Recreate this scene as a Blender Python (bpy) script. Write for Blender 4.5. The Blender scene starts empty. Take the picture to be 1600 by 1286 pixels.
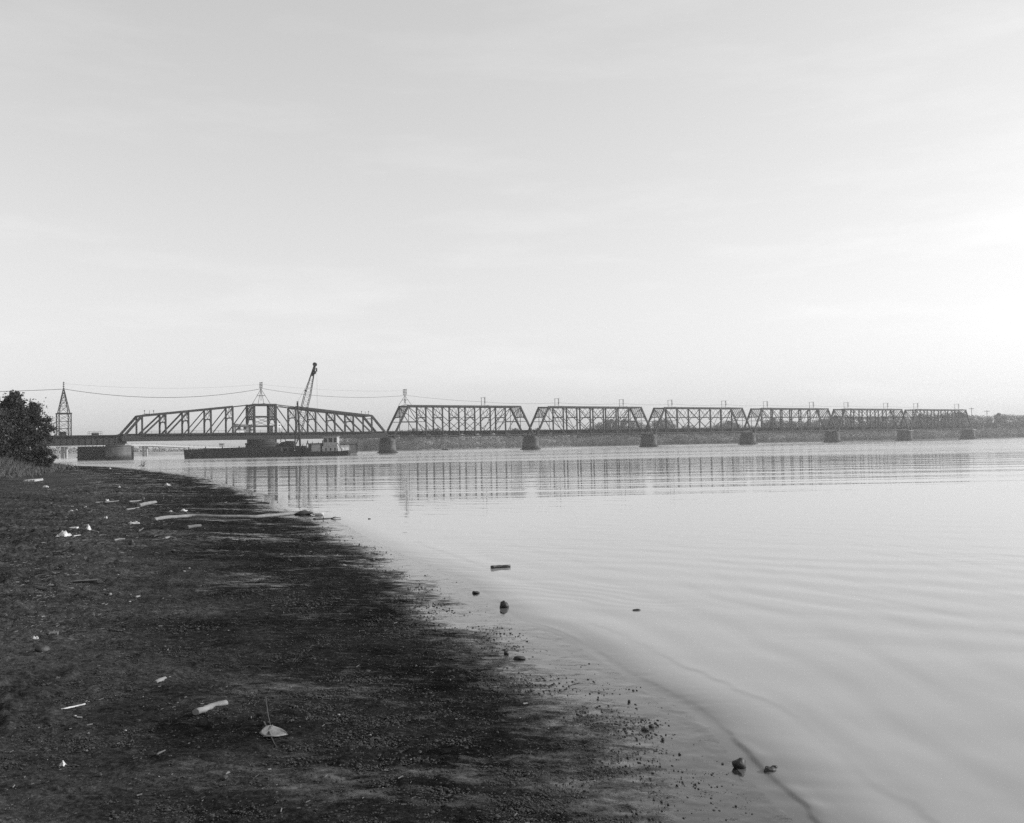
import bpy, math, random
import numpy as np
from mathutils import Vector, Matrix

R = math.radians
random.seed(7)
rng = np.random.default_rng(11)
S = bpy.context.scene
COL = S.collection

# ------------------------------------------------------------------ camera, sky, sun, exposure
CAM_H, FPX = 1.97, 1500.0
ROLL, PITCH = math.atan(0.0205), math.atan(52.1 / FPX)
_roll0 = Matrix.Rotation(-ROLL, 3, 'Y')          # roll: the right side of the camera dips
_r = Vector((math.cos(ROLL), 0, -math.sin(ROLL)))
_u0 = Vector((math.sin(ROLL), 0, math.cos(ROLL)))
_f0 = Vector((0, 1, 0))
_f = (_f0 * math.cos(PITCH) + _u0 * math.sin(PITCH)).normalized()
_u = (_u0 * math.cos(PITCH) - _f0 * math.sin(PITCH)).normalized()
cam_data = bpy.data.cameras.new('camera')
cam = bpy.data.objects.new('camera', cam_data)
COL.objects.link(cam)
M = Matrix((_r, _u, -_f)).transposed().to_4x4()
M.translation = (0, 0, CAM_H)
cam.matrix_world = M
cam_data.sensor_fit = 'HORIZONTAL'
cam_data.sensor_width = 36
cam_data.lens = 36 * FPX / 1600
cam_data.clip_start, cam_data.clip_end = 0.1, 20000
S.camera = cam

SUN_AZ, SUN_EL = 84.0, 27.0      # azimuth clockwise from the view direction (+Y)
sd = Vector((math.sin(R(SUN_AZ)) * math.cos(R(SUN_EL)), math.cos(R(SUN_AZ)) * math.cos(R(SUN_EL)), math.sin(R(SUN_EL))))
sun_d = bpy.data.lights.new('sun', 'SUN')
sun_d.energy, sun_d.angle, sun_d.color = 3.0, R(0.6), (1, 1, 1)
sun = bpy.data.objects.new('sun', sun_d)
sun.rotation_euler = (-sd).to_track_quat('-Z', 'Y').to_euler()
COL.objects.link(sun)

W = bpy.data.worlds.new('World')
S.world = W
W.use_nodes = True
nt = W.node_tree
nt.nodes.clear()
wo = nt.nodes.new('ShaderNodeOutputWorld')
bg = nt.nodes.new('ShaderNodeBackground')
bg.inputs[1].default_value = 0.15
sky = nt.nodes.new('ShaderNodeTexSky')
sky.sky_type = 'NISHITA'
sky.sun_disc = False
sky.sun_elevation = R(SUN_EL)
sky.sun_rotation = R(SUN_AZ)
sky.altitude = 150
sky.air_density, sky.dust_density, sky.ozone_density = 1.0, 1.5, 1.0
sepc = nt.nodes.new('ShaderNodeSeparateColor')    # black-and-white film, more sensitive to blue
bw = nt.nodes.new('ShaderNodeMath'); bw.operation = 'MULTIPLY_ADD'; bw.inputs[1].default_value = 0.5
bw2 = nt.nodes.new('ShaderNodeMath'); bw2.operation = 'MULTIPLY'; bw2.inputs[1].default_value = 0.5
tc = nt.nodes.new('ShaderNodeTexCoord')
mp = nt.nodes.new('ShaderNodeMapping')
mp.inputs['Scale'].default_value = (1.2, 1.2, 7.0)
mp.inputs['Rotation'].default_value = (0, R(4), 0)
nz = nt.nodes.new('ShaderNodeTexNoise')
nz.inputs['Scale'].default_value = 2.6
nz.inputs['Detail'].default_value = 7
nz.inputs['Roughness'].default_value = 0.62
rmp = nt.nodes.new('ShaderNodeValToRGB')         # thin streaks of cirrus
rmp.color_ramp.elements[0].position, rmp.color_ramp.elements[0].color = 0.50, (1.42, 1.42, 1.42, 1)
rmp.color_ramp.elements[1].position, rmp.color_ramp.elements[1].color = 0.80, (1.57, 1.57, 1.57, 1)
mul = nt.nodes.new('ShaderNodeMath'); mul.operation = 'MULTIPLY'
L = nt.links.new
L(sky.outputs[0], sepc.inputs[0]); L(sepc.outputs[1], bw2.inputs[0]); L(sepc.outputs[2], bw.inputs[0]); L(bw2.outputs[0], bw.inputs[2]); L(tc.outputs['Generated'], mp.inputs[0]); L(mp.outputs[0], nz.inputs['Vector'])
flt = nt.nodes.new('ShaderNodeMath'); flt.operation = 'POWER'; flt.inputs[1].default_value = 0.62   # soft film response
L(bw.outputs[0], flt.inputs[0])
L(nz.outputs[0], rmp.inputs[0]); L(flt.outputs[0], mul.inputs[0]); L(rmp.outputs[0], mul.inputs[1])
L(mul.outputs[0], bg.inputs[0]); L(bg.outputs[0], wo.inputs[0])

S.view_settings.view_transform = 'Standard'
S.view_settings.look = 'None'
S.view_settings.exposure = 0.68
S.view_settings.gamma = 1
S.cycles.use_denoising = False
S.cycles.sample_clamp_indirect = 1.5
S.cycles.caustics_reflective = False
S.cycles.max_bounces = 6
S.cycles.volume_bounces = 1
HAZE_DENSITY = 0.00035

# ------------------------------------------------------------------ pixels of the 1600 x 1286 photograph -> points of the place
def ray(px, py):
    return (_f + _r * ((px - 800) / FPX) + _u * ((643 - py) / FPX))
def at(px, py, z=0.0):
    d = ray(px, py); t = (z - CAM_H) / d.z
    return Vector((d.x * t, d.y * t, z))
def at_depth(px, py, D):
    d = ray(px, py); t = D / d.y
    return Vector((d.x * t, D, CAM_H + d.z * t))

# ------------------------------------------------------------------ helpers
class MB:
    def __init__(s): s.v, s.f = [], []
    def add(s, vs, fs):
        o = len(s.v); s.v += [tuple(p) for p in vs]; s.f += [tuple(i + o for i in f) for f in fs]; return s
    def box(s, a, b):
        x0, y0, z0 = a; x1, y1, z1 = b
        return s.add([(x0,y0,z0),(x1,y0,z0),(x1,y1,z0),(x0,y1,z0),(x0,y0,z1),(x1,y0,z1),(x1,y1,z1),(x0,y1,z1)],
                     [(0,3,2,1),(4,5,6,7),(0,1,5,4),(1,2,6,5),(2,3,7,6),(3,0,4,7)])
    def bar(s, a, b, w, h=None):
        h = h or w; a = Vector(a); b = Vector(b); d = (b - a).normalized()
        up = Vector((0, 0, 1)) if abs(d.z) < 0.95 else Vector((0, 1, 0))
        sd_ = d.cross(up).normalized(); up = sd_.cross(d)
        vs = [p + sd_ * (w / 2 * i) + up * (h / 2 * j) for p in (a, b) for i, j in ((-1,-1),(1,-1),(1,1),(-1,1))]
        return s.add(vs, [(0,1,2,3),(7,6,5,4),(0,4,5,1),(1,5,6,2),(2,6,7,3),(3,7,4,0)])
    def tube(s, pts, rad, seg=8, cap=True, squash=1.0):
        pts = [Vector(p) for p in pts]; n = len(pts)
        rad = rad if isinstance(rad, (list, tuple)) else [rad] * n
        vs = []
        for i, p in enumerate(pts):
            d = (pts[min(i + 1, n - 1)] - pts[max(i - 1, 0)]).normalized()
            up = Vector((0, 0, 1)) if abs(d.z) < 0.9 else Vector((0, 1, 0))
            a = d.cross(up).normalized(); b = a.cross(d)
            for k in range(seg):
                t = 2 * math.pi * k / seg
                vs.append(p + a * (rad[i] * math.cos(t)) + b * (rad[i] * squash * math.sin(t)))
        fs = [(i*seg+k, i*seg+(k+1)%seg, (i+1)*seg+(k+1)%seg, (i+1)*seg+k) for i in range(n-1) for k in range(seg)]
        if cap: fs += [tuple(range(seg))[::-1], tuple((n-1)*seg + k for k in range(seg))]
        return s.add(vs, fs)
    def prism(s, prof, y0, y1):
        """profile in (x, z), drawn from y0 to y1"""
        n = len(prof)
        vs = [(x, y0, z) for x, z in prof] + [(x, y1, z) for x, z in prof]
        return s.add(vs, [tuple(range(n)), tuple(range(2*n-1, n-1, -1))] + [(i, n+i, n+(i+1)%n, (i+1)%n) for i in range(n)])
    def build(s, name, mat, parent=None, smooth=False):
        me = bpy.data.meshes.new(name)
        me.from_pydata(s.v, [], s.f); me.materials.append(mat); me.update()
        if smooth: me.polygons.foreach_set('use_smooth', [True] * len(me.polygons))
        o = bpy.data.objects.new(name, me); COL.objects.link(o)
        if parent: o.parent = parent
        return o

def fast_mesh(name, V, F, mat, parent=None, smooth=False, attrs=None):
    """numpy vertices (n,3) and faces (m,k) to one mesh"""
    me = bpy.data.meshes.new(name)
    m, k = F.shape
    me.vertices.add(len(V)); me.vertices.foreach_set('co', np.ascontiguousarray(V, dtype=np.float32).ravel())
    me.loops.add(m * k); me.loops.foreach_set('vertex_index', np.ascontiguousarray(F, dtype=np.int32).ravel())
    me.polygons.add(m); me.polygons.foreach_set('loop_start', np.arange(0, m*k, k, dtype=np.int32))
    me.polygons.foreach_set('use_smooth', np.full(m, smooth))
    me.update(calc_edges=True)
    for an, av in (attrs or {}).items():
        me.attributes.new(an, 'FLOAT', 'POINT').data.foreach_set('value', np.ascontiguousarray(av, dtype=np.float32))
    me.materials.append(mat)
    o = bpy.data.objects.new(name, me); COL.objects.link(o)
    if parent: o.parent = parent
    return o

def tag(o, label=None, cat=None, group=None, kind=None):
    if label: o['label'] = label
    if cat: o['category'] = cat
    if group: o['group'] = group
    if kind: o['kind'] = kind
    return o
def thing(name, label, cat, loc=(0, 0, 0), rz=0.0, group=None):
    o = bpy.data.objects.new(name, None); COL.objects.link(o)
    o.location = loc; o.rotation_euler = (0, 0, rz); o.empty_display_size = 0.5
    return tag(o, label, cat, group)
def copy_tree(o, parent=None, kids=None):
    c = o.copy(); COL.objects.link(c)
    if parent: c.parent = parent
    for ch in list(o.children): copy_tree(ch, c)
    return c

def _hash(ix, iy, seed):
    h = (ix.astype(np.int64) * 374761393 + iy.astype(np.int64) * 668265263 + seed * 974634541) & 0x7fffffff
    h = ((h ^ (h >> 13)) * 1274126177) & 0x7fffffff
    return ((h ^ (h >> 16)) & 0xffff) / 65535.0
def vnoise(x, y, seed=0):
    ix, iy = np.floor(x), np.floor(y); fx, fy = x - ix, y - iy
    fx = fx*fx*fx*(fx*(fx*6-15)+10); fy = fy*fy*fy*(fy*(fy*6-15)+10)
    a = _hash(ix, iy, seed); b = _hash(ix+1, iy, seed); c = _hash(ix, iy+1, seed); d = _hash(ix+1, iy+1, seed)
    return (a*(1-fx)+b*fx)*(1-fy) + (c*(1-fx)+d*fx)*fy
def fbm(x, y, oct=4, seed=0, gain=0.5):
    t, amp, tot = 0, 1.0, 0
    for o in range(oct):
        t = t + amp * vnoise(x * 2**o + 17.3*o, y * 2**o - 9.1*o, seed + o); tot += amp; amp *= gain
    return t / tot
def sstep(a, b, x):
    t = np.clip((x - a) / (b - a), 0, 1); return t*t*(3-2*t)

# ------------------------------------------------------------------ materials
def material(name, base, rough=0.7, var=0.25, scale=3.0, bump=0.0, bscale=None, metal=0.0, detail=6, spec=0.5, stretch=None):
    m = bpy.data.materials.new(name); m.use_nodes = True
    n = m.node_tree; p = n.nodes['Principled BSDF']; l = n.links.new
    p.inputs['Roughness'].default_value = rough; p.inputs['Metallic'].default_value = metal
    p.inputs['Specular IOR Level'].default_value = spec
    t = n.nodes.new('ShaderNodeTexCoord'); mpp = n.nodes.new('ShaderNodeMapping')
    if stretch: mpp.inputs['Scale'].default_value = stretch
    l(t.outputs['Object'], mpp.inputs[0])
    z = n.nodes.new('ShaderNodeTexNoise'); z.inputs['Scale'].default_value = scale; z.inputs['Detail'].default_value = detail
    z.inputs['Roughness'].default_value = 0.65
    l(mpp.outputs[0], z.inputs['Vector'])
    r = n.nodes.new('ShaderNodeValToRGB')
    a, b = base * (1 - var), base * (1 + var)
    r.color_ramp.elements[0].position, r.color_ramp.elements[0].color = 0.3, (a, a, a, 1)
    r.color_ramp.elements[1].position, r.color_ramp.elements[1].color = 0.7, (b, b, b, 1)
    l(z.outputs[0], r.inputs[0]); l(r.outputs[0], p.inputs['Base Color'])
    if bump:
        z2 = n.nodes.new('ShaderNodeTexNoise'); z2.inputs['Scale'].default_value = bscale or scale * 4; z2.inputs['Detail'].default_value = 5
        l(mpp.outputs[0], z2.inputs['Vector'])
        b_ = n.nodes.new('ShaderNodeBump'); b_.inputs['Strength'].default_value = 1; b_.inputs['Distance'].default_value = bump
        l(z2.outputs[0], b_.inputs['Height']); l(b_.outputs[0], p.inputs['Normal'])
    return m

STEEL = material('weathered_steel', 0.011, 0.75, 0.35, 0.8)
DARKSTEEL = material('dark_steel', 0.008, 0.7, 0.4, 0.6)
TIMBER = material('creosoted_timber', 0.012, 0.85, 0.5, 1.2, 0.02, 3)
STONE = material('pier_stone', 0.16, 0.85, 0.4, 0.9, 0.06, 1.6)
CONC = material('pale_concrete', 0.32, 0.8, 0.15, 1.0)
WHITE = material('white_paint', 0.72, 0.5, 0.12, 2.0)
PALE = material('pale_paint', 0.3, 0.6, 0.2, 1.5)
GREY = material('grey_paint', 0.2, 0.6, 0.25, 1.5)
HULL = material('barge_hull_paint', 0.007, 0.65, 0.5, 0.7)
GLASS = material('dark_window_glass', 0.015, 0.15, 0.1, 1.0)
WIRE = material('cable', 0.05, 0.6, 0.1, 1.0)
LEAF = material('leaves', 0.045, 0.6, 0.45, 1.4, detail=3)
FARLEAF = material('haze_paled_leaves', 0.2, 0.8, 0.35, 0.08, detail=4)  # sunlit haze of distance put into the base colour, paler than real leaves
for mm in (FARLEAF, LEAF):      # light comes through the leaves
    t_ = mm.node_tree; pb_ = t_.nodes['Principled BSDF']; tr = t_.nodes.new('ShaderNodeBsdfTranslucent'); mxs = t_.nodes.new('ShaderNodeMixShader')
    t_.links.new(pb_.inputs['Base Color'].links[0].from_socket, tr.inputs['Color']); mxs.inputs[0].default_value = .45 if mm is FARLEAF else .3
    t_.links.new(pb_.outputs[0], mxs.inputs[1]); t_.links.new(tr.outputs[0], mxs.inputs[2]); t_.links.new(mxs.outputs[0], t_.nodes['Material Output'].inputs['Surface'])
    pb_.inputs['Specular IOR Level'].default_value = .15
BARK = material('bark', 0.06, 0.9, 0.4, 4, 0.02)
GRASSM = material('dry_grass', 0.06, 0.8, 0.4, 0.9)
DRIFT = material('bleached_driftwood', 0.15, 0.8, 0.35, 9, 0.004, 60, stretch=(1, 1, 1))
DRIFTD = material('grey_driftwood', 0.08, 0.85, 0.35, 9, 0.004, 50)
WETWOOD = material('wet_dark_wood', 0.01, 0.45, 0.4, 12, 0.003, 60)
ROCKM = material('dark_rock', 0.016, 0.6, 0.5, 14, 0.006, 40)
ROCKP = material('pale_rock', 0.2, 0.75, 0.35, 20, 0.003, 60)
CRUMB = material('mud_crumbs', 0.016, 0.75, 0.5, 25, 0.002, 150)
LITTER = material('dry_litter', 0.075, 0.8, 0.95, 9)
PLASTIC = material('white_plastic', 0.42, 0.5, 0.5, 14, 0.002, 60)

# ------------------------------------------------------------------ shoreline, ground, water
SHORE_PX = [(1330,1430),(1240,1290),(1205,1253),(1150,1192),(1115,1150),(1060,1103),(1005,1073),(950,1042),(905,1012),(880,998),
            (840,981),(800,970),(775,952),(748,928),(722,906),(690,890),(645,873),(600,852),(570,838),(545,823),(515,811),
            (474,802.5),(440,794),(434,786),(427,775.5),(398,768.5),(382,764),(355,757),(322,746),(290,740.5),(250,736.5),(225,733.5),
            (180,729.5),(130,728),(95,727),(50,725.5)]
SH = [at(*p)[:2] for p in SHORE_PX]
SH = [(SH[0][0] + 1.2, 1.0)] + SH + [(-170, 245), (-420, 330)]
SHX, SHY = np.array([p[0] for p in SH]), np.array([p[1] for p in SH])
def shore_x(Y): return np.interp(Y, SHY, SHX)
def shore_s(X, Y):
    """distance from the waterline, positive inland"""
    X = np.asarray(X, float); Y = np.asarray(Y, float)
    best = np.full(X.shape, 1e9)
    for i in range(len(SHX) - 1):
        ax, ay, bx_, by_ = SHX[i], SHY[i], SHX[i+1], SHY[i+1]
        dx, dy = bx_ - ax, by_ - ay
        t = np.clip(((X-ax)*dx + (Y-ay)*dy) / (dx*dx + dy*dy), 0, 1)
        best = np.minimum(best, (X-ax-t*dx)**2 + (Y-ay-t*dy)**2)
    return np.where(X < shore_x(Y), 1, -1) * np.sqrt(best)
def bank_line(Y): return np.interp(Y, [0, 40, 70, 111, 160, 240, 330], [-34, -35, -37, -52.5, -77, -150, -330])
def ground_z(X, Y, s=None):
    X = np.asarray(X, float); Y = np.asarray(Y, float)
    if s is None: s = shore_s(X, Y)
    z = np.where(s > 0, 0.045*np.minimum(s, 6) + 0.012*np.clip(s - 6, 0, 30), np.maximum(0.10*s, -1.5))
    z = z + 1.3 * sstep(-1, 9, bank_line(Y) - X)
    # a low mud spit under the end of the long log
    return z
def on_ground(px, py, lift=0.0):
    z = 0.1
    for _ in range(12):
        p = at(px, py, z); z = 0.5*z + 0.5*float(ground_z(p.x, p.y))
    p = at(px, py, z); p.z += lift
    return p
def px_m(p): return p.y / FPX       # metres per photograph pixel at a point

# the beach: one sheet, finer near the camera
nr, nc = 900, 620
Dr = np.concatenate([3.3 * (42/3.3) ** np.linspace(0, 1, 720), 42 * (330/42) ** np.linspace(0, 1, nr-719)[1:]])
XL = -0.62 * Dr - 3.0
XRr = shore_x(Dr) + 0.8 + 0.03 * Dr
T = np.linspace(0, 1, nc)
GX = XL[:, None] + (XRr - XL)[:, None] * T[None, :]
GY = np.repeat(Dr[:, None], nc, 1)
s_ = shore_s(GX.ravel(), GY.ravel()).reshape(GX.shape)
near = 1 - sstep(18, 60, GY)
rag = fbm(GX*1.1 + 3, GY*0.9, 4, 5) - 0.5
rag2 = fbm(GX*3.5, GY*7.0, 4, 15) - 0.5
seff = s_ + (1.5*rag + 0.9*rag2) * (0.45 + 0.02*GY) * sstep(-0.05, 0.4, s_)
wet = 1 - sstep(0.12, 1.5, seff)
sheen = sstep(0.5, 0.78, .62*fbm(GX*0.5 + 9, GY*1.1, 3, 31) + .38*fbm(GX*3.5, GY*8, 4, 32)) * (1 - sstep(1.1, 3.6, s_/ (1+0.05*GY))) * 0.7
wet = np.clip(np.maximum(wet, sheen), 0, 1)
dryz = sstep(1.6, 4.2, s_/(1+.02*GY) + 2.0*rag)
crumbmask = sstep(0.42, 0.62, fbm(GX*1.6 - 4, GY*1.3, 4, 71))
amp = near * np.clip(sstep(0.0, 0.9, s_), 0.06, 1) * (1 - 0.75*wet)
GZ = ground_z(GX, GY, s_)
GZ = GZ + amp * ((fbm(GX*5, GY*5, 4, 2) - 0.5) * (0.026 + .03*dryz) + np.clip(fbm(GX*9, GY*9, 2, 66) - .62, 0, 1) * .09 * dryz + (fbm(GX*21, GY*21, 3, 3) - 0.5) * (0.008 + 0.016*crumbmask)
                 + (fbm(GX*2, GY*11, 3, 44) - 0.5) * 0.016)
GZ = GZ + (fbm(GX*0.35, GY*0.35, 3, 8) - 0.5) * 0.09 * sstep(0.3, 4, s_)
GZ = GZ + ((fbm(GX*3, GY*3, 3, 51) - .5)*.007 + (fbm(GX*11, GY*11, 3, 52) - .5)*.004) * np.exp(-(s_/.35)**2) * near
wrk = sstep(3.0, 7.0, s_ + 3*rag) * (1 - sstep(30, 70, GY))
GZ = GZ + wrk * np.clip(fbm(GX*6, GY*7, 4, 61) - .5, -.02, 1) * .2
V = np.stack([GX, GY, GZ], -1).reshape(-1, 3)
ii = (np.arange(nr-1)[:, None]*nc + np.arange(nc-1)[None, :]).ravel()
F = np.stack([ii, ii+1, ii+nc+1, ii+nc], 1)

gm = bpy.data.materials.new('river_mud'); gm.use_nodes = True
n = gm.node_tree; p = n.nodes['Principled BSDF']; l = n.links.new
def attr(name):
    a = n.nodes.new('ShaderNodeAttribute'); a.attribute_name = name; return a.outputs['Fac']
def math_(op, a, b=None, clamp=False):
    q = n.nodes.new('ShaderNodeMath'); q.operation = op; q.use_clamp = clamp
    for i, x in enumerate((a, b)):
        if x is None: continue
        if isinstance(x, (int, float)): q.inputs[i].default_value = x
        else: l(x, q.inputs[i])
    return q.outputs[0]
def noise_(scale, detail=5, rough=0.6, stretch=None):
    t = n.nodes.new('ShaderNodeTexCoord'); z = n.nodes.new('ShaderNodeTexNoise')
    z.inputs['Scale'].default_value = scale; z.inputs['Detail'].default_value = detail; z.inputs['Roughness'].default_value = rough
    if stretch:
        q = n.nodes.new('ShaderNodeMapping'); q.inputs['Scale'].default_value = stretch
        l(t.outputs['Object'], q.inputs[0]); l(q.outputs[0], z.inputs['Vector'])
    else: l(t.outputs['Object'], z.inputs['Vector'])
    return z.outputs[0]
def ramp_(x, a, b, v0, v1):
    q = n.nodes.new('ShaderNodeMapRange'); q.inputs[1].default_value, q.inputs[2].default_value = a, b
    q.inputs[3].default_value, q.inputs[4].default_value = v0, v1; l(x, q.inputs[0]); return q.outputs[0]
wetA, dryA = attr('wet'), attr('dry')
c1 = ramp_(noise_(2.2, 8, 0.7), 0.3, 0.7, 0.65, 1.35)
c2 = math_('MULTIPLY', ramp_(noise_(38, 6, 0.75), 0.34, 0.66, 0.35, 1.65), ramp_(noise_(11, 5, 0.75, (1, 1.6, 1)), 0.36, 0.62, 0.55, 1.4))
basec = math_('MULTIPLY', math_('ADD', 0.011, math_('MULTIPLY', dryA, 0.024)), ramp_(noise_(0.55, 6, 0.7, (0.8, 1.3, 1)), 0.34, 0.66, 0.5, 1.7))
colv = math_('MULTIPLY', math_('MULTIPLY', basec, c1), c2)
comb = n.nodes.new('ShaderNodeCombineColor'); [l(colv, comb.inputs[i]) for i in range(3)]
l(comb.outputs[0], p.inputs['Base Color'])
wn = math_('ADD', wetA, ramp_(noise_(9, 6, 0.7, (0.6, 1.2, 1)), 0.35, 0.65, -0.28, 0.28), True)
wn = math_('ADD', wn, ramp_(noise_(70, 5, 0.75), 0.3, 0.7, -0.26, 0.2), True)
l(ramp_(wn, 0.15, 0.8, 0.85, 0.09), p.inputs['Roughness'])
l(ramp_(wn, 0.12, 0.8, 0.0, 0.8), p.inputs['Specular IOR Level'])
bmp = n.nodes.new('ShaderNodeBump'); bmp.inputs['Strength'].default_value = 1
l(ramp_(wn, 0.2, 0.85, 0.012, 0.0003), bmp.inputs['Distance'])
hgt = math_('ADD', noise_(60, 6, 0.7), math_('MULTIPLY', noise_(17, 4, 0.6), 1.3))
l(hgt, bmp.inputs['Height']); l(bmp.outputs[0], p.inputs['Normal'])
beach = fast_mesh('beach_ground', V, F, gm, None, True, {'wet': wet.ravel(), 'dry': dryz.ravel()})
tag(beach, kind='structure')

# water: one sheet with real ripples near the shore, fine ripples in the material
wr, wc = 1700, 420
DW = np.concatenate([2.6 * (60/2.6) ** np.linspace(0, 1, 1000), np.linspace(60, 150, 471)[1:], 150 * (1600/150) ** np.linspace(0, 1, wr-1469)[1:]])
AW = np.linspace(-0.75, 0.75, wc)
WXl = np.maximum(shore_x(DW) - 0.9 - 0.12*DW, -0.75*DW)
WX = WXl[:, None] + (0.72*DW + 1 - WXl)[:, None] * (np.linspace(0, 1, wc)**1.7)[None, :]
WX[DW > 112] = DW[DW > 112][:, None] * 1.6 * np.linspace(-1, 1, wc)[None, :]
WY = np.repeat(DW[:, None], wc, 1)
sw = -shore_s(WX.ravel(), WY.ravel()).reshape(WX.shape)      # positive out over the water
fade = 1 - sstep(14, 45, WY)
wob = (fbm(WX*0.22, WY*0.16, 3, 90) - 0.5)
ph = sw * 7.5 + wob * 18
a1 = (0.35 + 0.9*fbm(WX*0.35 + 5, WY*0.3, 3, 91)) * np.exp(-np.clip(sw, 0, 99)/9)
zz = 0.0024 * a1 * (np.sin(ph) + 0.35*np.sin(2*ph + 0.7))
ph2 = WX * 2.2 + WY * 4.6 + (fbm(WX*0.15, WY*0.15, 3, 95) - 0.5) * 18
zz = zz + 0.0020 * (0.3 + fbm(WX*0.2, WY*0.25, 2, 97)) * np.sin(ph2)
ph3 = WX * 4.1 + WY * 6.6 + wob * 22
ph4 = WX * 7.0 + WY * 15.0 + (fbm(WX*0.5, WY*0.5, 3, 98) - 0.5) * 26
zz = zz + 0.0010 * np.sin(ph4) * sstep(.4, .7, fbm(WX*0.3+2, WY*0.4, 3, 101))
zz = zz + 0.0009 * np.sin(ph3) * fbm(WX*0.5, WY*0.5, 2, 99)
# the little swash wave running along the waterline
lip = 0.10 + 0.16 * (fbm(WX*0.45 + 7, WY*0.45, 3, 33) - 0.3) + 0.07 * (fbm(WX*4, WY*3, 3, 34) - .5)
dl = sw - lip
zz = zz + 0.0075 * np.exp(-np.where(dl < 0, dl/0.013, dl/0.09)**2) * (0.1 + 1.1*sstep(.3, .75, fbm(WX*1.1, WY*0.9, 3, 35))) * (1 + .55*(1 - sstep(5.5, 8.5, WY))) * (1 - sstep(9, 15, WY))
dl2 = sw - lip - 0.6 - 0.5*wob - .12*(fbm(WX*2.5, WY*2, 3, 38) - .5)
zz = zz + 0.006 * np.exp(-np.where(dl2 < 0, dl2/0.05, dl2/0.25)**2) * sstep(0.35, 0.6, fbm(WX*0.5, WY*0.33, 2, 37))
zz = zz + 0.004 * (fbm(WX*9, WY*11, 3, 41) - .5) * np.exp(-np.clip(sw, 0, 9)/.35) * (1 - sstep(8, 13, WY)) * sstep(.35, .6, fbm(WX*.9, WY*.9, 2, 43))
zz = zz * fade * sstep(-0.02, 0.1, sw)
# long-crested ripples further out, which smear the reflections up and down
rip = 0
for k_, (lam, sl) in enumerate(((1.15, .006), (1.9, .0055), (3.1, .005), (6.5, .004))):
    rip = rip + sl*lam/6.283 * np.sin(WY*6.283/lam + WX*.12*(k_-1.3) + 9*fbm(WX*.035 + k_*7, WY*.06, 2, 110+k_)) * (.3 + 1.2*fbm(WX*.03, WY*.08 + k_, 2, 120+k_))
zz = zz + rip * sstep(22, 55, WY) * (1 - sstep(118, 140, WY))
WV = np.stack([WX, WY, zz], -1).reshape(-1, 3)
ii = (np.arange(wr-1)[:, None]*wc + np.arange(wc-1)[None, :]).ravel()
WF = np.stack([ii, ii+1, ii+wc+1, ii+wc], 1)
wm = bpy.data.materials.new('river_water'); wm.use_nodes = True
n = wm.node_tree; p = n.nodes['Principled BSDF']; l = n.links.new
dpt = ramp_(attr('deep'), 0, 1, .08, .235); cd = n.nodes.new('ShaderNodeCombineColor'); [l(dpt, cd.inputs[i]) for i in range(3)]; l(cd.outputs[0], p.inputs['Base Color'])
p.inputs['Roughness'].default_value = 0.03
p.inputs['IOR'].default_value = 1.333
geo = n.nodes.new('ShaderNodeNewGeometry'); sep = n.nodes.new('ShaderNodeSeparateXYZ'); l(geo.outputs['Position'], sep.inputs[0])
yw = math_('ADD', sep.outputs[1], ramp_(noise_(0.012, 4, 0.6, (0.5, 1.6, 1)), 0.3, 0.7, -28, 28))
yw = math_('ADD', yw, ramp_(sep.outputs[0], 15, 80, 0, 18))
rough_zone = ramp_(yw, 106, 122, 0.0, 1.0)
calm = ramp_(noise_(0.02, 4, 0.55, (0.35, 1.5, 1)), 0.42, 0.6, 0.35, 1.0)
h1 = math_('MULTIPLY', noise_(1.0, 2, 0.4, (0.05, 0.14, 1)), ramp_(sep.outputs[1], 18, 60, 0.0, 0.05))
h2 = math_('MULTIPLY', noise_(1.0, 3, 0.55, (0.7, 1.9, 1)), math_('ADD', 0.0015, ramp_(sep.outputs[1], 14, 45, 0.0, 0.002)))
h3 = math_('MULTIPLY', math_('MULTIPLY', noise_(1.0, 4, 0.6, (0.5, 1.5, 1)), rough_zone), math_('MULTIPLY', calm, 0.11))
h4 = math_('MULTIPLY', noise_(1.0, 3, 0.6, (0.035, 1.1, 1)), ramp_(sep.outputs[1], 30, 75, 0.0, 0.004))
hh = math_('ADD', math_('ADD', math_('ADD', h1, h2), h3), h4)
bmp = n.nodes.new('ShaderNodeBump'); bmp.inputs['Strength'].default_value = 1; bmp.inputs['Distance'].default_value = 1.0
l(ramp_(math_('MULTIPLY', rough_zone, calm), 0.0, 1.0, 0.03, 0.2), p.inputs['Roughness']); l(hh, bmp.inputs['Height']); l(bmp.outputs[0], p.inputs['Normal'])
water = fast_mesh('river_water', WV, WF, wm, None, True, {'deep': sstep(.0, .7, sw).ravel()})
tag(water, kind='structure')

# ------------------------------------------------------------------ the bridge frame: local x along the bridge, y to the far truss, z up
BW, PITCHL = 6.5, 61.0
N0 = at_depth(615, 679, 328.0)
BANG = R(90 - 54.9)
bd = Vector((math.cos(BANG), math.sin(BANG), 0)); bn = Vector((-math.sin(BANG), math.cos(BANG), 0))
def bpt(t, y, z=0.0):
    q = Vector((N0.x, N0.y, 0)) + bd*t + bn*y; q.z = z; return q
def t_of_px(px, y=BW/2):
    """distance along the bridge that shows at column px (height 16 m)"""
    lo, hi = -160.0, 420.0
    for _ in range(50):
        m = (lo+hi)/2; q = bpt(m, y, 16) - Vector((0,0,CAM_H))
        x = 800 + FPX * q.dot(_r)/q.dot(_f)
        if x < px: lo = m
        else: hi = m
    return m

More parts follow.
